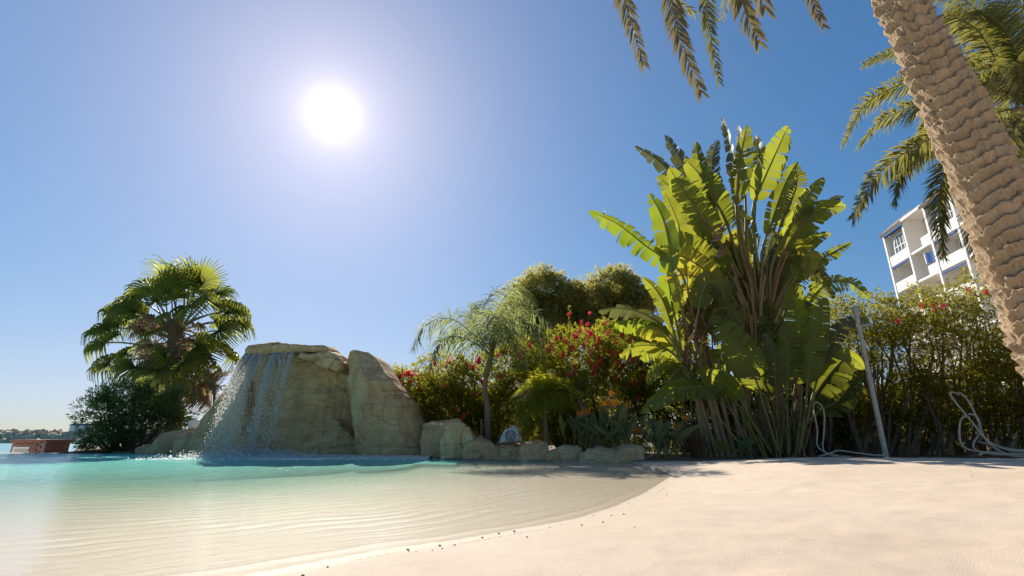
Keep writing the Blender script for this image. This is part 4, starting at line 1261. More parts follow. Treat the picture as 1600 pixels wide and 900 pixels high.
# the fan of thick stalk bases
UP = [
    ('paddle', [(1188, 470), (1166, 400), (1153, 330), (1152, 290), (1158, 240), (1167, 196)], .52, .33, .15, .12, 5, .02, 1, .0),
    ('paddle', [(1196, 470), (1182, 400), (1176, 330), (1185, 300), (1205, 255), (1231, 197)], .52, .36, -.25, .10, 6, .02, 0, .0),
    ('paddle_grey', [(1185, 470), (1160, 400), (1150, 320), (1146, 260), (1138, 215), (1128, 183)], .55, .22, .9, .4, 8, .1, 0, .3),
    ('paddle_grey', [(1186, 470), (1168, 400), (1165, 320), (1162, 260), (1158, 220), (1154, 195)], .55, .26, 1.0, .3, 6, .1, 0, .2),
    ('paddle_dark', [(1190, 470), (1178, 400), (1180, 320), (1184, 270), (1186, 235), (1180, 212)], .55, .28, .6, .3, 9, .1, 0, .3),
    ('paddle', [(1184, 480), (1160, 420), (1135, 350), (1115, 310), (1095, 275), (1070, 248)], .50, .40, .25, .18, 9, .05, 0, .05),
    ('paddle_grey', [(1182, 490), (1150, 420), (1115, 340), (1088, 290), (1062, 245), (1039, 211)], .5, .30, .55, .35, 10, .12, 0, .25),
    ('paddle_grey', [(1180, 490), (1140, 420), (1100, 340), (1065, 290), (1030, 252), (992, 228)], .55, .26, .6, .45, 9, .15, 0, .3),
    ('paddle_grey', [(1182, 480), (1150, 400), (1130, 320), (1115, 280), (1114, 245), (1122, 219)], .52, .28, .35, .4, 18, .05, 0, .2),
    ('paddle_dark', [(1184, 480), (1140, 400), (1110, 320), (1096, 270), (1090, 240), (1088, 222)], .52, .26, .3, .3, 7, .1, 0, .2),
    ('paddle_dark', [(1180, 500), (1140, 430), (1105, 370), (1080, 330), (1055, 300), (1028, 275)], .45, .42, -.3, .3, 9, .1, 0, .1),
    ('paddle_dark', [(1180, 500), (1145, 440), (1110, 390), (1080, 350), (1060, 320), (1040, 300)], .4, .45, .5, .3, 10, .15, 0, .1),
    ('paddle', [(1182, 500), (1150, 430), (1120, 370), (1090, 330), (1070, 300), (1045, 262)], .45, .38, .0, .25, 8, .1, 0, .1),
    ('paddle', [(1180, 505), (1140, 450), (1110, 410), (1085, 390), (1060, 372), (1035, 360)], .4, .40, .3, .3, 9, .2, 0, .1),
    ('paddle_yellow', [(1178, 510), (1140, 460), (1105, 425), (1075, 405), (1045, 395), (1022, 388)], .40, .36, -.2, .3, 8, .2, 0, .15),
    ('paddle_yellow', [(1178, 515), (1140, 470), (1110, 445), (1085, 432), (1060, 430), (1040, 440)], .40, .34, -.2, .25, 18, .25, 0, .2),
    ('paddle_yellow', [(1176, 520), (1140, 480), (1110, 462), (1085, 452), (1065, 455), (1048, 470)], .40, .28, .3, .25, 16, .25, 0, .25),
    ('paddle_dark', [(1195, 480), (1185, 410), (1170, 360), (1150, 330), (1135, 310), (1125, 300)], .4, .38, .8, .3, 8, .2, 0, .1),
    ('paddle_dark', [(1200, 480), (1205, 410), (1220, 350), (1235, 315), (1245, 285), (1240, 255)], .5, .34, -.2, .3, 8, .1, 0, .15),
    ('paddle', [(1202, 480), (1190, 400), (1205, 350), (1218, 310), (1230, 280), (1246, 252)], .45, .24, .5, .4, 5, .1, 0, .1),
    ('paddle', [(1204, 480), (1205, 420), (1225, 370), (1245, 340), (1265, 305), (1288, 278)], .48, .28, -.5, .2, 6, .08, 0, .1),
    ('paddle', [(1204, 485), (1215, 420), (1235, 375), (1260, 345), (1290, 325), (1322, 322)], .42, .34, .3, .25, 7, .12, 0, .05),
    ('paddle_grey', [(1204, 485), (1220, 420), (1245, 370), (1275, 335), (1298, 315), (1318, 306)], .5, .22, .8, .4, 7, .15, 0, .2),
    ('paddle_dark', [(1206, 490), (1212, 440), (1225, 400), (1240, 370), (1250, 345), (1252, 325)], .35, .45, .0, .2, 5, .1, 0, .05),
    ('paddle', [(1206, 490), (1220, 440), (1245, 400), (1265, 380), (1285, 368), (1298, 366)], .42, .26, .5, .3, 8, .15, 0, .15),
    ('paddle_dark', [(1208, 500), (1225, 460), (1250, 430), (1275, 410), (1300, 395), (1331, 378)], .42, .20, .4, .35, 20, .2, 0, .3),
    ('paddle', [(1225, 560), (1250, 500), (1270, 465), (1295, 442), (1330, 442), (1360, 466)], .38, .24, .0, .3, 24, .3, 0, .2),
    ('paddle', [(1200, 480), (1210, 430), (1222, 400), (1234, 410), (1238, 440), (1234, 480)], .38, .34, .2, .3, 16, .3, 0, .2),
    ('paddle_yellow', [(1202, 485), (1215, 430), (1235, 395), (1255, 390), (1265, 405), (1262, 435)], .42, .28, -.3, .3, 14, .3, 0, .2),
    ('paddle_dark', [(1210, 500), (1230, 450), (1255, 420), (1270, 420), (1275, 440), (1268, 470)], .42, .30, .3, .3, 14, .3, 0, .2),
    ('paddle_grey', [(1198, 470), (1200, 400), (1215, 340), (1228, 300), (1236, 270), (1228, 262)], .55, .26, -.8, .4, 12, .2, 0, .3),
    ('paddle_dark', [(1186, 500), (1150, 450), (1120, 430), (1095, 440), (1080, 470), (1078, 505)], .42, .36, .3, .3, 12, .3, 0, .2),
    ('paddle_dark', [(1180, 500), (1165, 440), (1140, 400), (1110, 390), (1085, 400), (1070, 425)], .42, .36, .1, .3, 12, .3, 0, .2),
    ('paddle_dark', [(1190, 500), (1188, 450), (1200, 420), (1215, 440), (1218, 480), (1215, 525)], .35, .38, .1, .3, 14, .3, 0, .2),
]
for i, (mt, pts, b0, W, tr, fo, te, dr, on, sh_) in enumerate(UP):
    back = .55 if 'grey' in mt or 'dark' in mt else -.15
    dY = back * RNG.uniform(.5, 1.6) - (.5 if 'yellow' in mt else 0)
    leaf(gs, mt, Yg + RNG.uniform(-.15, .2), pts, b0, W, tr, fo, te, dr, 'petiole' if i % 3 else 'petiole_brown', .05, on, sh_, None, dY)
for i in range(40):   # layer upon layer of older leaves inside the crown, many of them torn
    a1 = RNG.uniform(-1, 1); px_ = 1180 + a1 * 25; r_ = RNG.uniform(55, 112); an_ = math.radians(90 - a1 * 75 + RNG.normal(0, 8))
    tx, ty = px_ + r_ * math.cos(an_), 470 - r_ * math.sin(an_) * 1.05 + RNG.uniform(-30, 40); dr_ = RNG.uniform(0, 50) * abs(a1)
    mt_ = ['paddle_dark', 'paddle_dark', 'paddle', 'paddle_grey', 'paddle_yellow' if a1 < -.3 else 'paddle'][i % 5]
    leaf(gs, mt_, Yg + RNG.uniform(.1, .6), [(px_, 500), (px_ + (tx - px_) * .25, 500 + (ty - 500) * .4), (px_ + (tx - px_) * .5, 500 + (ty - 500) * .75), (px_ + (tx - px_) * .8, 500 + (ty - 500) * 1.0), (tx, ty + dr_ * .4), (tx + (tx - px_) * .25, ty + dr_ + 20 * abs(a1))],
         .42, RNG.uniform(.14, .26), RNG.uniform(-1.1, 1.1), .35, int(RNG.uniform(8, 22)), .3, 'petiole', .03, 0, .25, None, RNG.uniform(-.3, .9))
for i in range(60):   # broken old stalks packed round the stem tops
    a_ = (RNG.uniform(-.5, .5), RNG.uniform(-.3, .3)); q0 = at(1183 + a_[0] * 60, RNG.uniform(470, 560), Yg + a_[1])
    q1 = q0 + np.array([a_[0] * 1.1, a_[1] * 1.0, RNG.uniform(.5, 1.25)])
    mb = MB(); mb.tube(spline([q0, (q0 + q1) / 2 + np.array([-a_[0], -a_[1], 0]) * .1, q1], 8), np.linspace(RNG.uniform(.025, .05), .018, 8), 7)
    mb.build('old_stalk', M[['petiole_brown', 'stem', 'petiole'][i % 3]], gs, True)
for i, (px, py) in enumerate([(1120, 375), (1125, 400), (1118, 445), (1128, 360)]):      # dark boat-shaped flower heads
    c = at(px, py, Yg - .5); mb = MB()
    for k in range(7):
        d = unit([RNG.normal(0, .6), -.3 + RNG.normal(0, .3), .8]); s = unit(np.cross(d, [0, 1, 0])) * .02
        mb.add([c - s, c + s, c + d * .24], np.array([[0, 1, 2]]))
    mb.tube(spline([c - [.14, 0, .03], c, c + [.15, 0, .06]], 7), [.01, .03, .04, .045, .035, .02, .004], 7)
    mb.build('flower_head', M['purple'], gs)

# front clump of younger plants with broad low leaves
Yl = 10.1
lb = at(1215, 718, Yl); lb[2] = .03
ls = thing('young_bird_of_paradise', lb, 'low young clump of broad green paddle leaves in front of the tall giant plant', 'plant')
LOW = [
    ('paddle', [(1215, 705), (1195, 640), (1183, 600), (1160, 555), (1138, 525), (1110, 494)], .40, .40, .1, .12, 6, .05, 0, .03),
    ('paddle', [(1205, 708), (1175, 660), (1155, 622), (1130, 598), (1110, 582), (1088, 580)], .50, .28, .3, .25, 4, .2, 0, .05),
    ('paddle_bright', [(1205, 705), (1170, 650), (1125, 612), (1085, 604), (1040, 612), (1000, 645)], .42, .24, .3, .3, 7, .35, 0, .1),
    ('paddle', [(1232, 710), (1230, 640), (1229, 598), (1232, 570), (1230, 540), (1222, 508)], .50, .32, -.2, .15, 11, .05, 1, .1),
    ('paddle_grey', [(1222, 708), (1215, 650), (1212, 600), (1212, 575), (1208, 550), (1195, 520)], .52, .26, .7, .3, 3, .1, 0, .03),
    ('paddle', [(1248, 708), (1258, 640), (1262, 590), (1268, 550), (1276, 510), (1290, 465)], .42, .28, .0, .18, 6, .05, 0, .03),
    ('paddle', [(1245, 708), (1255, 640), (1272, 580), (1295, 555), (1325, 555), (1352, 577)], .45, .24, .5, .25, 2, .2, 0, .0),
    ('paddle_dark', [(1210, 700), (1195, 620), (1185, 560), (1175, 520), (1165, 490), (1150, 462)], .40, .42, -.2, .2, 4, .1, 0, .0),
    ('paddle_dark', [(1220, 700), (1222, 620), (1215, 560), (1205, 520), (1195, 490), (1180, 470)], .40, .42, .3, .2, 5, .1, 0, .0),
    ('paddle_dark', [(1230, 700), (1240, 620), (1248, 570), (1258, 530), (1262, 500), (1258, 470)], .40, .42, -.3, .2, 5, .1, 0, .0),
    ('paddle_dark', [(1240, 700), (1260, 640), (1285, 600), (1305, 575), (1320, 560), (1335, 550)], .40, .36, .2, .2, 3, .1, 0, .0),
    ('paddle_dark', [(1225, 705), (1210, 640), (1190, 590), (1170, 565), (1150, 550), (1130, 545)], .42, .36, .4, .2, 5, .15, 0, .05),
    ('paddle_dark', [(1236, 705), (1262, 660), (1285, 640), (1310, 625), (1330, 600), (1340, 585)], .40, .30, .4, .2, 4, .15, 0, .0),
    ('paddle', [(1220, 700), (1230, 600), (1240, 540), (1245, 500), (1240, 470), (1232, 445)], .42, .34, .6, .25, 6, .1, 0, .05),
    ('paddle_grey', [(1250, 700), (1275, 600), (1300, 530), (1322, 505), (1345, 500), (1360, 510)], .5, .22, .4, .3, 9, .3, 0, .15),
]
for i, (mt, pts, b0, W, tr, fo, te, dr, on, sh_) in enumerate(LOW):
    leaf(ls, mt, Yl + (.45 if 'dark' in mt else 0) + RNG.uniform(-.1, .1), pts, b0, W, tr, fo, te, dr, 'petiole', .032, on, sh_, None, RNG.uniform(-.3, .2) if 'dark' not in mt else .3)
for i in range(64):   # thin stalks and old sheaths fanning up from the ground
    x0 = RNG.uniform(1172, 1258); q0 = at(x0, 718, Yl + RNG.uniform(-.08, .45)); q0[2] = .0
    q1 = q0 + np.array([(x0 - 1216) / 60 * RNG.uniform(.2, .9) + RNG.normal(0, .12), RNG.uniform(-.25, .3), RNG.uniform(.3, 1.5)])
    mb = MB(); mb.tube(spline([q0, (q0 + q1) / 2 + RNG.normal(0, .05, 3), q1], 8), np.linspace(RNG.uniform(.018, .036), .008, 8), 6)
    mb.build('old_stalk', M[['stem', 'petiole_brown', 'petiole', 'paddle_dead', 'petiole_yellow'][i % 5]], ls, True)
for i in range(60):   # papery dead leaf bases
    x0 = RNG.uniform(1168, 1256); q0 = at(x0, RNG.uniform(600, 714), Yl - .05 + RNG.uniform(-.12, .25))
    q1 = q0 + np.array([RNG.normal(0, .13), -.04 + RNG.normal(0, .05), RNG.uniform(-.30, .30)])
    mb = MB(); paddle(mb, [q0, (q0 + q1) / 2 + [RNG.normal(0, .03), -.05, 0], q1], .05, RNG.uniform(.018, .045), 0, 0, RNG.uniform(-1.4, 1.4), .9, 2, .3, 800 + i, None, 0, .006, .4)
    mb.build('dead_leaf', [M['paddle_dead']], ls, True)
lb2 = at(1140, 716, Yl - .25); lb2[2] = .03
sp_ = thing('seedling', lb2, 'tiny two-leaved green sprout at the foot of the banana stems', 'plant')
leaf(sp_, 'paddle_bright', Yl - .25, [(1144, 714), (1142, 708), (1132, 700), (1122, 694), (1116, 690)], .4, .09, .2, .3, 0, .1, 'petiole', .010)
leaf(sp_, 'paddle_bright', Yl - .25, [(1146, 714), (1150, 706), (1158, 696), (1168, 690), (1180, 686)], .35, .10, .4, .3, 0, .2, 'petiole', .010)

# slim banana plants at the left of the clump
Yb = 10.35
bb = at(1110, 717, Yb); bb[2] = .02
bp = thing('banana_plant', bb, 'banana plant with thin brown leaning stems and long leaves reaching left over the shrubs', 'plant')
for p in [[(1112, 718), (1098, 660), (1080, 600), (1064, 548)], [(1130, 718), (1112, 640), (1092, 560), (1080, 480)], [(1150, 718), (1136, 660), (1126, 610), (1122, 560)], [(1122, 718), (1104, 660), (1090, 610), (1075, 560)], [(1100, 716), (1092, 650), (1083, 590), (1070, 540)], [(1140, 718), (1122, 650), (1108, 600), (1100, 540)], [(1160, 718), (1152, 660), (1140, 600), (1135, 560)]]:
    P_ = [at(a_, b_, Yb + .1) for a_, b_ in p]; P_[0][2] = -.03
    mb = MB(); q = spline(P_, 40); mb.tube(q, np.linspace(1, .6, 40) * RNG.uniform(.032, .058) * (1 + .08 * np.abs(np.sin(np.arange(40) * .8))), 10); mb.build('stem', M['stem'], bp, True)
BAN = [
    ('paddle_bright', [(1082, 480), (1066, 430), (1045, 408), (1010, 385), (965, 350), (920, 329)], .32, .34, .5, .1, 11, .55, 0, .1),
    ('paddle_bright', [(1075, 520), (1062, 470), (1050, 420), (1045, 380), (1035, 340), (1015, 302)], .42, .30, .5, .35, 2, .15, 0, .0),
    ('paddle_dark', [(1080, 500), (1070, 440), (1064, 390), (1060, 350), (1048, 320), (1040, 300)], .42, .30, -.4, .35, 4, .2, 0, .05),
    ('paddle_bright', [(1066, 560), (1058, 510), (1050, 480), (1047, 455), (1043, 430), (1040, 405)], .40, .26, .1, .3, 2, .1, 0, .0),
    ('paddle_dark', [(1066, 560), (1050, 510), (1040, 480), (1030, 460), (1018, 445), (1003, 432)], .35, .20, .6, .4, 4, .1, 0, .05),
    ('paddle_grey', [(1064, 560), (1050, 525), (1030, 505), (1000, 488), (965, 482), (935, 486)], .28, .30, 1.0, .25, 4, .35, 0, .05),
    ('paddle_bright', [(1064, 560), (1048, 530), (1025, 512), (1000, 505), (980, 505), (960, 508)], .30, .24, .4, .3, 5, .4, 0, .1),
    ('paddle_yellow', [(1064, 565), (1045, 535), (1030, 520), (1015, 513), (1000, 512), (988, 518)], .30, .22, .3, .3, 3, .3, 0, .05),
    ('paddle_dark', [(1066, 565), (1045, 548), (1022, 540), (1000, 540), (985, 545), (968, 556)], .25, .26, .9, .25, 4, .3, 0, .05),
    ('paddle', [(1070, 575), (1055, 555), (1042, 545), (1030, 543), (1016, 548), (1000, 560)], .25, .24, .4, .3, 6, .3, 0, .1),
    ('paddle', [(1090, 600), (1100, 570), (1115, 555), (1128, 555), (1140, 562), (1150, 575)], .3, .26, .4, .3, 4, .3, 0, .05),
    ('paddle_dark', [(1092, 560), (1100, 520), (1115, 490), (1130, 480), (1148, 490), (1160, 510)], .3, .30, .4, .3, 5, .3, 0, .05),
    ('paddle_dark', [(1085, 520), (1092, 480), (1100, 450), (1112, 440), (1126, 450), (1135, 475)], .3, .30, .2, .3, 6, .3, 0, .1),
    ('paddle', [(1075, 590), (1060, 570), (1045, 565), (1030, 570), (1018, 585), (1010, 600)], .25, .18, .4, .3, 8, .3, 0, .2),
    ('paddle_dark', [(1100, 620), (1085, 590), (1070, 575), (1055, 580), (1045, 600), (1040, 620)], .25, .2, .4, .3, 6, .3, 0, .1),
]
for i, (mt, pts, b0, W, tr, fo, te, dr, on, sh_) in enumerate(BAN):
    leaf(bp, mt, Yb + RNG.uniform(-.1, .25), pts, b0, W, tr, fo, te, dr, 'petiole', .035, on, sh_, None, RNG.uniform(-.4, .2))
for i in range(46):   # dead brown leaves hanging round the stems
    q0 = at(RNG.uniform(1052, 1112), RNG.uniform(455, 570), Yb + RNG.uniform(-.1, .3)); q1 = q0 + np.array([RNG.normal(0, .12), RNG.normal(-.05, .08), -RNG.uniform(.25, .7)])
    mb = MB(); paddle(mb, [q0, q0 + [RNG.normal(0, .08), -.06, .05], (q0 + q1) / 2 + RNG.normal(0, .03, 3), q1], .1, RNG.uniform(.03, .07), 0, 0, RNG.uniform(-1.4, 1.4), .9, 5, .2, 900 + i, None, 0, .008, .4)
    mb.build('dead_leaf', [M['paddle_dead']], bp, True)
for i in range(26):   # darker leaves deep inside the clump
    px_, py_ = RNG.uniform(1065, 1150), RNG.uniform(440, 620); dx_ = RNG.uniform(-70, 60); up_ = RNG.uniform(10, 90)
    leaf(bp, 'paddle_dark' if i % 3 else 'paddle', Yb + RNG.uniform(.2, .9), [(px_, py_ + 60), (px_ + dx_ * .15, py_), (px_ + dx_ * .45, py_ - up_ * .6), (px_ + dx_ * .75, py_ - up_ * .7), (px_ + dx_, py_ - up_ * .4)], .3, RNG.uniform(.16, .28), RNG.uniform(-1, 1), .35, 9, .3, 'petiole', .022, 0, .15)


# ------------------------------------------------------------------ bird-of-paradise clumps with orange flowers
def strap_clump(label, foot_px, Ys, nleaf, spread_px, hpx, flowers_px):
    f = at(foot_px[0], foot_px[1], Ys); f[2] = .02
    r = thing('bird_of_paradise_clump', f, label, 'plant')
    for i in range(nleaf):
        x0 = f[0] + RNG.normal(0, .16); y0 = f[1] + RNG.normal(0, .14)
        u_ = RNG.uniform(-1, 1)
        H = hpx * RNG.uniform(.6, 1.05)
        tip = np.array([x0 + u_ * spread_px * .8 + RNG.normal(0, .05), y0 + RNG.normal(0, .3), H * (1 - .22 * abs(u_))])
        m = np.array([x0 + (tip[0] - x0) * .4, y0 + (tip[1] - y0) * .4, H * .55])
        mb = MB(); paddle(mb, [[x0, y0, -.02], m, tip], .5, RNG.uniform(.030, .055), 0, 1, RNG.uniform(-1.0, 1.0), .45, 0, .05, 1000 + i + int(foot_px[0]), None, 0, .011)
        mb.build('leaf', [M['strap'], M['petiole']], r, True)
    for (px, py) in flowers_px:
        h_ = at(px, py + 7, Ys - .3)
        mb = MB(); mb.tube(spline([[h_[0] + (f[0] - h_[0]) * .5, f[1], .0], [h_[0], f[1] - .05, h_[2] * .6], h_], 8), .009, 6)
        st_ = mb.build('flower_stalk', M['petiole'], r, True)
        mb = MB(); mb.tube(spline([h_ - [.07, 0, .0], h_ + [.0, 0, .01], h_ + [.14, 0, .045]], 6), [.006, .014, .018, .014, .008, .002], 6); mb.build('beak', M['purple'], st_, True)
        mb = MB()
        for k in range(5):
            d = unit([-.35 + .2 * k + RNG.normal(0, .1), RNG.normal(0, .25), 1.0]); s = unit(np.cross(d, [0, 1, 0])) * .012; b_ = h_ + [(-.03 + .018 * k), 0, .01]
            mb.add([b_, b_ + d * .07 + s, b_ + d * .17, b_ + d * .07 - s + [0, -.01, 0]], np.array([[0, 1, 2, 3]]))
        mb.build('petals', M['orange'], st_)
    return r


strap_clump('left clump of upright grey-green strap leaves with two orange bird flowers behind the rock border', (912, 700), 10.5, 26, .55, 1.15, [(906, 645), (917, 641)])
strap_clump('middle clump of strap leaves bearing a row of bright orange bird flowers', (962, 700), 10.3, 40, .75, 1.2, [(940, 630), (949, 628), (957, 630), (964, 628), (957, 614), (981, 632), (994, 671)])
strap_clump('right clump of dark strap leaves beside the banana stems with orange flowers', (1032, 708), 9.9, 34, .7, .85, [(1057, 666), (1072, 652)])
# dry brown tuft at the foot of the banana stems
f = at(1088, 712, 10.0); f[2] = .02
r = thing('dry_tuft', f, 'tuft of dry brown stalks at the left foot of the banana stems', 'plant')
mb = MB(); tufts(mb, np.tile(f, (24, 1)) + RNG.normal(0, .08, (24, 3)) * [1, 1, 0], np.tile([0, 0, 1.], (24, 1)), 5, .7, .03, .32)
mb.build('stalks', M['paddle_dead'], r)


# ------------------------------------------------------------------ date palms
def trunk_mat():
    t = NT('date_palm_trunk'); v = t.coord()
    a = t.attr('luv').outputs['Vector']
    sep = t.n('ShaderNodeSeparateXYZ'); t.t.links.new(a, sep.inputs[0])
    lip = sep.outputs[0]
    n1 = t.noise(4, 6, .65, v); n2 = t.noise(22, 5, .7, t.coord('Object', (1, 1, .45)))
    fib = t.noise(26, 5, .72, t.coord('Object', (1.6, 1.6, .30)), .35)
    n3 = t.noise(70, 4, .7, v)
    crack = t.ramp(fib, [(.30, 1.), (.43, 0.)])
    c = t.mix(t.ramp(n1, [(.3, 0.), (.7, 1.)]), (.42, .30, .185), (.55, .41, .265))
    c = t.mix(t.math('MULTIPLY', t.ramp(n2, [(.45, 0.), (.75, 1.)]), .55), c, (.30, .19, .11))
    c = t.mix(t.math('MULTIPLY', crack, .8), c, (.10, .065, .04))
    c = t.mix(t.math('MULTIPLY', t.ramp(n3, [(.5, 0.), (.7, 1.)]), .25), c, (.56, .45, .32))
    c = t.mix(t.math('MULTIPLY', t.ramp(lip, [(.75, 0.), (.96, 1.)]), .5), c, (.56, .45, .32))  # light caught by the ledges is painted in as paler lips
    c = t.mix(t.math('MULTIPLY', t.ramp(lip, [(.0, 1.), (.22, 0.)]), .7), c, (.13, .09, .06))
    h = t.math('ADD', t.math('MULTIPLY', fib, 1.0), t.math('MULTIPLY', n3, .35))
    return t.end(t.pbsdf(c, .9, t.bump(h, 1.0, .03), .2))


M['date_trunk'] = trunk_mat()


def date_trunk(pts, R_, root, pitch=.125, nth=160, nz=760):
    C = spline(pts, nz); T = unit(np.gradient(C, axis=0)); ln = np.concatenate([[0], np.cumsum(np.linalg.norm(np.diff(C, axis=0), axis=1))])
    Rr = np.interp(np.linspace(0, 1, nz), np.linspace(0, 1, len(R_)), R_)
    th = np.linspace(0, 2 * math.pi, nth, endpoint=False)
    thg, lg = np.meshgrid(th, ln)
    wx, wy = np.cos(thg) * 1.8 + 5, np.sin(thg) * 1.8 + 5
    wob = vnoise2(wx + lg * .6, wy * 1.3 + lg * 1.1, 81) * .9 + vnoise2(wx * 3 + lg * 2.5, wy * 3 - lg * 2, 82) * .55 + vnoise2(wx * 8 + lg * 5, wy * 8, 84) * .10
    s = lg / pitch + wob + thg / (2 * math.pi)          # leaf scars climb in a slow spiral
    fr = s - np.floor(s)
    rowseed = np.floor(s).astype(int)
    lipn = vnoise2(thg * 3.2 + rowseed * 7.3, rowseed * 1.7, 83)
    prof = fr ** (1.1 + .9 * vnoise2(thg * 2.1 + rowseed * 3.1, rowseed * 2.3, 87)) * (.25 + 1.3 * lipn) - .35 * np.clip((fr - .93) / .07, 0, 1) ** 2
    rr_ = Rr[:, None] + .044 * (prof - .35) + .016 * (vnoise2(wx * 4, lg * 9, 85) - .5) + .012 * (vnoise2(thg * 26, lg * 7, 86) - .5) + .010 * (vnoise2(thg * 9 + 3, lg * 26, 88) - .5)
    up = np.array([0, 1.0, 0]); Sx = unit(np.cross(T, up)); Sy = np.cross(Sx, T)
    V = C[:, None, :] + rr_[..., None] * (np.cos(thg)[..., None] * Sx[:, None, :] + np.sin(thg)[..., None] * Sy[:, None, :])
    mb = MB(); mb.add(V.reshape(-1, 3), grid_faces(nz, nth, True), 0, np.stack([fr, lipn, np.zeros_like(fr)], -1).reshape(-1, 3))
    return mb.build('trunk', M['date_trunk'], root, True)


Yd = 4.0
cen = lambda a_, b_: at(a_, b_, Yd)
tr_pts = [cen(1652, 530) * [1, 1, 0] + [.12, 0, -.1], cen(1652, 540), cen(1590, 395), cen(1526, 245), cen(1460, 112), cen(1392, -30), cen(1332, -170), cen(1294, -290)]
dp = thing('date_palm', tr_pts[0] * [1, 1, 0], 'nearest date palm, its thick ringed trunk leaning in at the right edge', 'palm tree')
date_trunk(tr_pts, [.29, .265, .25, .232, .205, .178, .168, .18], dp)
crown1 = tr_pts[-1]
FR1 = [
    ([(1300, -290, 0), (1120, -380, 0), (1000, -220, 0), (968, -60, 0), (982, 20, 0), (1008, 105, 0)], 'date_leaf_pale'),
    ([(1300, -290, 0), (1160, -400, -.3), (1065, -230, -.5), (1048, -60, -.6), (1060, 50, -.6), (1098, 150, -.6)], 'date_leaf_pale'),
    ([(1300, -290, 0), (1190, -380, .4), (1115, -220, .6), (1102, -60, .7), (1108, 40, .7), (1124, 130, .7)], 'date_leaf'),
    ([(1300, -290, 0), (1220, -350, -.5), (1160, -220, -.9), (1147, -90, -1.0), (1158, 0, -1.0), (1188, 68, -1.0)], 'date_leaf_pale'),
    ([(1300, -290, 0), (1270, -330, .6), (1245, -200, 1.0), (1250, -80, 1.1), (1266, -10, 1.1), (1288, 42, 1.1)], 'date_leaf_pale'),
    ([(1300, -290, 0), (1230, -360, -.8), (1190, -260, -1.4), (1178, -130, -1.6), (1180, -50, -1.6), (1196, 14, -1.6)], 'date_leaf_pale'),
    ([(1300, -290, 0), (1140, -390, .5), (1040, -240, .8), (1010, -110, .9), (1035, -20, .9), (1085, 20, .9)], 'date_leaf'),
]
for pts, mt in FR1:
    P_ = [at(a_, b_, Yd + c_) for a_, b_, c_ in pts]
    mb = MB(); frond(mb, P_, 150, .34, .024, unit(np.cross(P_[-1] - P_[2], P_[-1] - CAM)) + RNG.normal(0, .35, 3), 1.25, .25, .3, 0, 1, .02, .25, 3, .22, .25)
    mb.build('frond', [M[mt], M['rachis']], dp)
for i in range(24):      # the rest of the crown, above the frame
    a_ = i * 2.399 + .3; el = RNG.uniform(-.1, 1.2)
    if math.cos(a_) < -.2 and el < .6: el += .6
    d = np.array([math.cos(a_) * math.cos(el), math.sin(a_) * math.cos(el), math.sin(el)])
    h_ = np.array([math.cos(a_), math.sin(a_), 0])
    q = [crown1, crown1 + d * 1.3, crown1 + d * 2.3 + h_ * .3 - [0, 0, .35], crown1 + d * 2.7 + h_ * .9 - [0, 0, 1.3]]
    mb = MB(); frond(mb, q, 70, .38, .024, np.cross(d, [0, 0, 1]) + RNG.normal(0, .1, 3), .9, .15, .35, 0, 1, .022, .12, 2, .15)
    mb.build('frond', [M['date_leaf'], M['rachis']], dp)

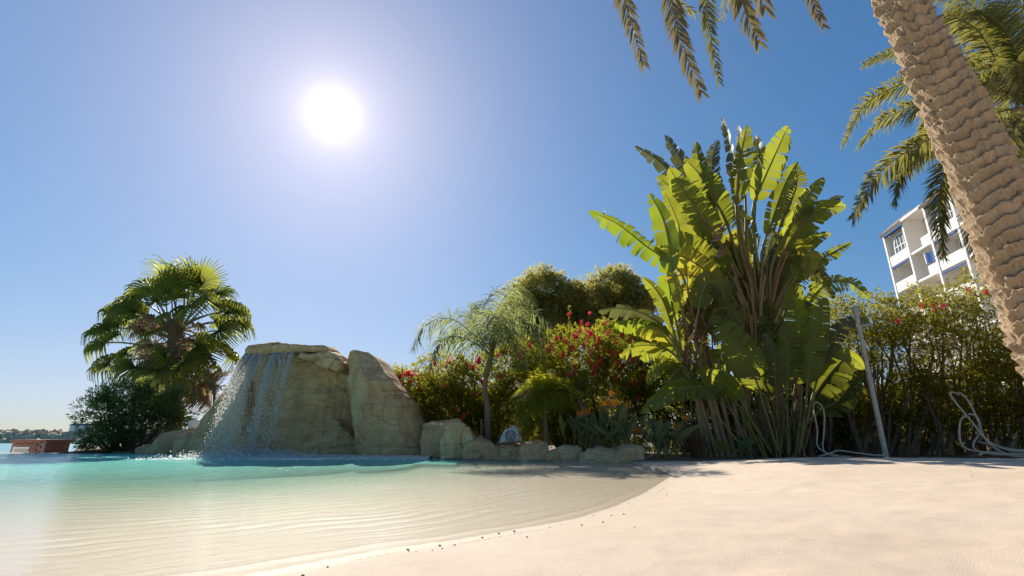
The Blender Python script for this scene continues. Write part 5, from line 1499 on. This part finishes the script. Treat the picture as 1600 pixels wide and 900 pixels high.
Y2 = 8.2
c2 = at(1606, 165, Y2)
f2 = np.array([c2[0] + .3, Y2 + .2, 0.])
d2 = thing('date_palm', f2, 'second date palm farther back, its leafy crown spreading behind the ringed trunk', 'palm tree')
date_trunk([f2 - [0, 0, .1], f2 + [.05, 0, 2.5], c2 - [0, 0, 1.5], c2 - [0, 0, .1]], [.33, .30, .28, .30], d2, nth=48, nz=260)
FR2 = [
    [(1606, 165, 0), (1540, 120, -.2), (1470, 112, -.3), (1400, 135, -.4), (1350, 165, -.5), (1318, 222, -.6)],
    [(1606, 165, 0), (1550, 145, -.6), (1490, 145, -1.0), (1430, 165, -1.3), (1375, 190, -1.5), (1345, 225, -1.6)],
    [(1606, 165, 0), (1540, 180, -.3), (1480, 205, -.5), (1420, 235, -.6), (1370, 275, -.7), (1332, 342, -.8)],
    [(1606, 165, 0), (1550, 200, .3), (1495, 240, .5), (1470, 290, .6), (1468, 340, .6), (1474, 402, .6)],
    [(1606, 165, 0), (1530, 190, .5), (1460, 215, .8), (1425, 245, 1.0), (1405, 275, 1.1), (1398, 318, 1.1)],
    [(1606, 165, 0), (1530, 90, .6), (1460, 72, 1.0), (1410, 78, 1.2), (1375, 88, 1.3), (1350, 100, 1.4)],
    [(1606, 165, 0), (1560, 250, .2), (1530, 310, .3), (1520, 350, .3), (1525, 385, .3), (1540, 425, .3)],
    [(1606, 165, 0), (1570, 80, -.2), (1530, 20, -.3), (1480, -15, -.4), (1430, -20, -.4), (1380, 0, -.4)],
    [(1606, 165, 0), (1560, 100, -.6), (1530, 50, -1.0), (1500, 30, -1.3), (1480, 25, -1.5), (1455, 40, -1.7)],
    [(1606, 165, 0), (1590, 80, -.4), (1570, 0, -.7), (1550, -60, -.9), (1520, -100, -1.0), (1480, -110, -1.0)],
    [(1606, 165, 0), (1580, 210, -.6), (1560, 250, -.9), (1555, 290, -1.0), (1560, 330, -1.1), (1575, 370, -1.1)],
    [(1606, 165, 0), (1570, 150, .8), (1520, 140, 1.4), (1480, 160, 1.8), (1450, 190, 2.0), (1435, 230, 2.1)],
    [(1606, 165, 0), (1610, 90, .1), (1600, 10, .1), (1575, -60, .1), (1540, -110, .1), (1500, -130, .1)],
    [(1606, 165, 0), (1600, 110, -.8), (1580, 60, -1.3), (1555, 30, -1.6), (1530, 20, -1.8), (1505, 35, -2.0)],
    [(1606, 165, 0), (1575, 110, .3), (1545, 70, .6), (1520, 50, .8), (1490, 48, 1.0), (1455, 60, 1.1)],
    [(1606, 165, 0), (1575, 135, -.9), (1550, 130, -1.5), (1530, 145, -1.8), (1518, 170, -2.0), (1515, 205, -2.1)],
    [(1606, 165, 0), (1620, 60, .3), (1640, -20, .5), (1680, -70, .6), (1730, -90, .7), (1790, -60, .8)],
    [(1606, 165, 0), (1640, 130, -.4), (1690, 120, -.7), (1740, 140, -.9), (1780, 190, -1.0), (1800, 260, -1.1)],
    [(1606, 165, 0), (1640, 200, -.4), (1670, 250, -.6), (1690, 300, -.7), (1700, 350, -.7), (1705, 400, -.7)],
    [(1606, 165, 0), (1600, 240, -.6), (1605, 300, -.9), (1620, 350, -1.0), (1640, 400, -1.1), (1650, 440, -1.1)],
    [(1606, 165, 0), (1595, 130, -1.0), (1590, 100, -1.6), (1588, 95, -2.0), (1590, 115, -2.3), (1598, 160, -2.4)],
]
for k, pts in enumerate(FR2):
    P_ = [at(a_, b_, Y2 + c_) for a_, b_, c_ in pts]
    t_ = P_[-1] - P_[0]
    mb = MB(); frond(mb, P_, 175, .48, .029, unit(np.cross(t_, P_[3] - CAM)) + .5 * unit(np.cross(t_, [0, 0, 1])) + RNG.normal(0, .25, 3), .95, .3, .25, 0, 1, .024, .10, 3, .18, .2)
    mb.build('frond', [M['date_leaf'], M['rachis']], d2)

# ------------------------------------------------------------------ apartment building
ed = ray(963, 679); ed = np.array([ed[0], ed[1], 0]); ed /= np.linalg.norm(ed)
es = -ed                                   # along the facade, toward the viewer
en = np.array([-ed[1], ed[0], 0])          # out of the facade, toward the pool
ez3 = np.array([0, 0, 1.0])
P0 = at(1360 + 120 / 3.915, 250 + 650 / 3.915, 46.4); P0[2] = .5
bR = np.stack([es, en, ez3], 1)
bld = thing('apartment_building', P0, 'white apartment building with stacked balconies and blue awnings beyond the hedge', 'building')


def bbox(mb, s0, s1, n0, n1, z0, z1, mi=0):
    c = P0 + es * (s0 + s1) / 2 + en * (n0 + n1) / 2 + ez3 * (z0 + z1) / 2
    mb.box(c, (s1 - s0, n1 - n0, z1 - z0), mi, bR)
    return mb


def bpart(name, mat, *boxes, parent=None):
    mb = MB()
    for b_ in boxes: bbox(mb, *b_)
    return mb.build(name, M[mat], parent or bld)


BAY = 3.45
NB = 5
bpart('wall', 'cream', (-.12, NB * BAY + .12, -12, -1.7, -.5, 20.0))
for k in range(NB + 1):
    bpart('fin', 'white', (k * BAY - .12, k * BAY + .12, -1.695, .0, -.5, 20.05 if k not in (0,) else 19.6))
levels = [16.45, 13.72, 10.98, 8.25, 5.5, 2.8]
for k in range(NB):
    s0, s1 = k * BAY + .123, (k + 1) * BAY - .123
    for j, zf in enumerate(levels):
        bpart('balcony_floor', 'white', (s0, s1, -1.69, -.06, zf - .2, zf))
        half = (k % 2 == 1)
        pb_ = bpart('parapet', 'white', (s0 + (BAY * .55 if half else 0), s1, -.2, -.05, zf + .003, zf + .78))
        # awning rolled under the floor above, and the door
        if not half and j:
            bpart('awning', 'blue', (s0 + .1, s1 - .1, -.11, -.02 + .06 * (j % 2), zf + 2.24, zf + 2.36))
        w_ = bpart('window', 'glass', (s0 + .5, s1 - 1.5, -1.72, -1.66, zf + .1, zf + 2.1))
        bpart('frame', 'white', (s0 + .44, s0 + .52, -1.7, -1.62, zf + .05, zf + 2.15), (s1 - 1.52, s1 - 1.44, -1.7, -1.62, zf + .05, zf + 2.15), (s0 + .52, s1 - 1.52, -1.7, -1.625, zf + 2.1, zf + 2.18), ((s0 + s1 - 1) / 2 - .04, (s0 + s1 - 1) / 2 + .04, -1.7, -1.63, zf + .05, zf + 2.1), parent=w_)
# top storey: arched windows in the odd bays, under little tiled roofs
for k in (0, 2, 4):
    s0, s1 = k * BAY + .123, (k + 1) * BAY - .123; cs = (s0 + s1) / 2 + .2
    mb = MB(); V = []; n_ = 20
    zc = 18.0
    def arch(r_, zlow):
        return [(cs - r_, zlow)] + [(cs + r_ * math.cos(a_), zc + r_ * math.sin(a_)) for a_ in np.linspace(math.pi, 0, n_)] + [(cs + r_, zlow)]
    def prism(poly, n0, n1, mb):
        q = np.array([P0 + es * a_ + en * n0 + ez3 * b_ for a_, b_ in poly] + [P0 + es * a_ + en * n1 + ez3 * b_ for a_, b_ in poly]); m = len(poly)
        mb.add(q, [np.arange(m)[None, :], (m + np.arange(m)[::-1])[None, :], np.stack([np.arange(m), (np.arange(m) + 1) % m, m + (np.arange(m) + 1) % m, m + np.arange(m)], 1)])
    bpart('bay_wall', 'cream', (s0, s1, -.75, -.45, 17.25, 19.6))
    prism(arch(1.15, 17.26), -.46, -.40, mb); wn_ = mb.build('arched_window', M['glass'], bld)
    mb = MB()
    outer = arch(1.22, 17.26); inner = arch(1.08, 17.26); m = len(outer)
    q = np.array([P0 + es * a_ + en * (-.37) + ez3 * b_ for a_, b_ in outer + inner]); i_ = np.arange(m - 1)
    mb.add(q, np.stack([i_, i_ + 1, m + i_ + 1, m + i_], 1))
    for dx in (-.55, 0, .55): bbox(mb, cs + dx - .04, cs + dx + .04, -.41, -.365, 17.26, zc + math.sqrt(1.1 ** 2 - dx * dx))
    bbox(mb, cs - 1.1, cs + 1.1, -.41, -.362, zc - .04, zc + .04)
    mb.build('window_bars', M['white'], wn_)
    # tiled pent roof
    zb, zt = 19.62, 21.05
    mb = MB()
    e0, e1 = s0 - .22, s1 + .22
    pr = [(.35, zb), (-1.3, zt), (-1.3, zt - .3), (.2, zb - .12)]
    q = np.array([P0 + es * e0 + en * a_ + ez3 * b_ for a_, b_ in pr] + [P0 + es * e1 + en * a_ + ez3 * b_ for a_, b_ in pr])
    mb.add(q, np.array([[0, 1, 2, 3], [7, 6, 5, 4], [0, 4, 5, 1], [1, 5, 6, 2], [2, 6, 7, 3], [3, 7, 4, 0]]))
    rf = mb.build('roof', M['roof_tile'], bld)
    mb = MB()
    for t_ in np.linspace(e0 + .15, e1 - .15, 12):
        a_, b_ = P0 + es * t_ + en * .36 + ez3 * (zb + .02), P0 + es * t_ + en * (-1.3) + ez3 * (zt + .02); mb.tube([a_, b_], .07, 6)
    mb.build('tile_ridges', M['roof_tile'], rf)
    bpart('awning', 'blue', (s0 + .05, s1 - .05, -.10, .03, 19.36, 19.48))
for k in (1, 3):
    bpart('roof_slab', 'white', (k * BAY + .13, (k + 1) * BAY - .13, -3, .1, 19.75, 20.0))
# a striped towel over a balcony rail, and a lamp
mb = MB()
c0 = P0 + es * (BAY * 1.42) + en * (-.35) + ez3 * 15.9
for k in range(6):
    a_, b_ = k / 6, (k + 1) / 6
    q = [c0 + es * (1.4 * t_) + ez3 * (-.12 * math.sin(3 * t_) + dz) + en * (.1 * math.sin(7 * t_)) for t_ in (a_, b_) for dz in (0, -1.0)]
    q = np.array(q); q = np.concatenate([q, q + en * .03]); mb.add(q, np.array([[0, 1, 3, 2], [4, 6, 7, 5]]), 1 if k == 0 else 0)
tw = mb.build('beach_towel', [M['blue'], M['white']]); tag(tw, 'dark blue towel with a white stripe drying on a balcony of the white building', 'towel')

# ------------------------------------------------------------------ across the water
# the breakwater of boulders
mb = MB()
YB = 127.0
ICO_T = np.array([[0, 2, 4], [2, 1, 4], [1, 3, 4], [3, 0, 4], [2, 0, 5], [1, 2, 5], [3, 1, 5], [0, 3, 5]])
def boulder(mb, c, r):
    q = unit(np.array([[x, y, z] for x in (-1, 0, 1) for y in (-1, 0, 1) for z in (-1, 0, 1) if (x, y, z) != (0, 0, 0)], float))
    import itertools
    V = q * (1 + RNG.normal(0, .14, (len(q), 1))) * r * RNG.uniform(.7, 1.3, 3)
    mb.add(V + c, HULL)
def hull26():
    import bmesh
    q = unit(np.array([[x, y, z] for x in (-1, 0, 1) for y in (-1, 0, 1) for z in (-1, 0, 1) if (x, y, z) != (0, 0, 0)], float))
    bm = bmesh.new(); vs = [bm.verts.new(v) for v in q]; bm.verts.index_update()
    bmesh.ops.convex_hull(bm, input=vs); f = np.array([[v.index for v in fc.verts] for fc in bm.faces if len(fc.verts) == 3]); bm.free(); return f
HULL = hull26()
for i in range(620):
    xx = RNG.uniform(-175, -70); row = RNG.random()
    boulder(mb, np.array([xx, YB - 2.5 + 5 * row + RNG.normal(0, .3), -1.7 + 2.5 * min(row * 1.5, 1) + RNG.normal(0, .15)]), RNG.uniform(.55, 1.0))
bw = mb.build('breakwater', M['boulder']); tag(bw, 'long breakwater of brown boulders across the water at the left', 'breakwater')
# the small white hut on it
hc = at(128, 679, YB + 3); hut = thing('hut', hc * [1, 1, 0] + [0, 0, .4], 'small white hut with a dark roof edge at the end of the breakwater', 'hut')
mb = MB(); mb.box((hc[0], hc[1], 1.5), (4.4, 3.4, 2.6)); mb.build('wall', M['white'], hut)
mb = MB(); mb.box((hc[0], hc[1], 2.87), (4.8, 3.8, .13)); mb.box((hc[0] - .4, hc[1], 3.05), (3.6, 3.0, .22)); mb.build('roof', M['blue'], hut)
mb = MB(); mb.box((hc[0] + .6, hc[1] - 1.72, 1.2), (.8, .06, 1.9)); mb.build('door', M['concrete'], hut)

# red brick cabinet just beyond the pool's far edge
ka, kb = at(12, 700, 15.6), at(72, 700, 15.6)
x0, x1 = ka[0] + .08, kb[0] - .06; z0, z1 = -.45, .31; y0 = 15.6; dp_ = .9
kc = np.array([(x0 + x1) / 2, y0 + dp_ / 2, z0])
bk = thing('brick_cabinet', kc, 'low red brick cabinet with a pale panel beyond the far edge of the pool', 'brick cabinet')
mb = MB(); mb.box((kc[0], kc[1], (z0 + z1) / 2), (x1 - x0 - .02, dp_ - .02, z1 - z0 - .02)); mb.build('core', M['mortar'], bk)
mb = MB(); mb.box((0, 0, 0), (.222, .05, .062)); BRK = mb.mesh('brick', M['brick'])
mb = MB(); mb.box((0, 0, 0), (.05, .222, .062)); BRK2 = mb.mesh('brick', M['brick'])
nrow = int((z1 - z0) / .076)
for j in range(nrow):
    zz = z0 + .045 + j * .076
    o0 = .0 if j % 2 else .116
    nb_ = int((x1 - x0 - o0) / .233)
    for i in range(nb_):
        xx = x0 + o0 + .115 + i * .233
        if abs(xx - (x0 + .36)) < .28 and zz < z0 + .58: continue
        inst('brick', BRK, bk, (xx, y0 - .004 + RNG.normal(0, .002), zz))
    for i in range(int((dp_ - o0) / .233)):
        inst('brick', BRK2, bk, (x1 + .004, y0 + o0 + .115 + i * .233, zz))
mb = MB(); mb.box((kc[0], kc[1], z1 + .015), (x1 - x0 + .08, dp_ + .08, .05)); mb.build('coping', M['brick'], bk)
mb = MB(); mb.box((x0 + .36, y0 - .005, z0 + .30), (.50, .04, .58)); pn = mb.build('panel', M['white'], bk)
mb = MB(); mb.box((x0 + .36, y0 - .03, z0 + .30), (.40, .02, .46)); mb.build('panel_face', M['wall_stone'], pn)
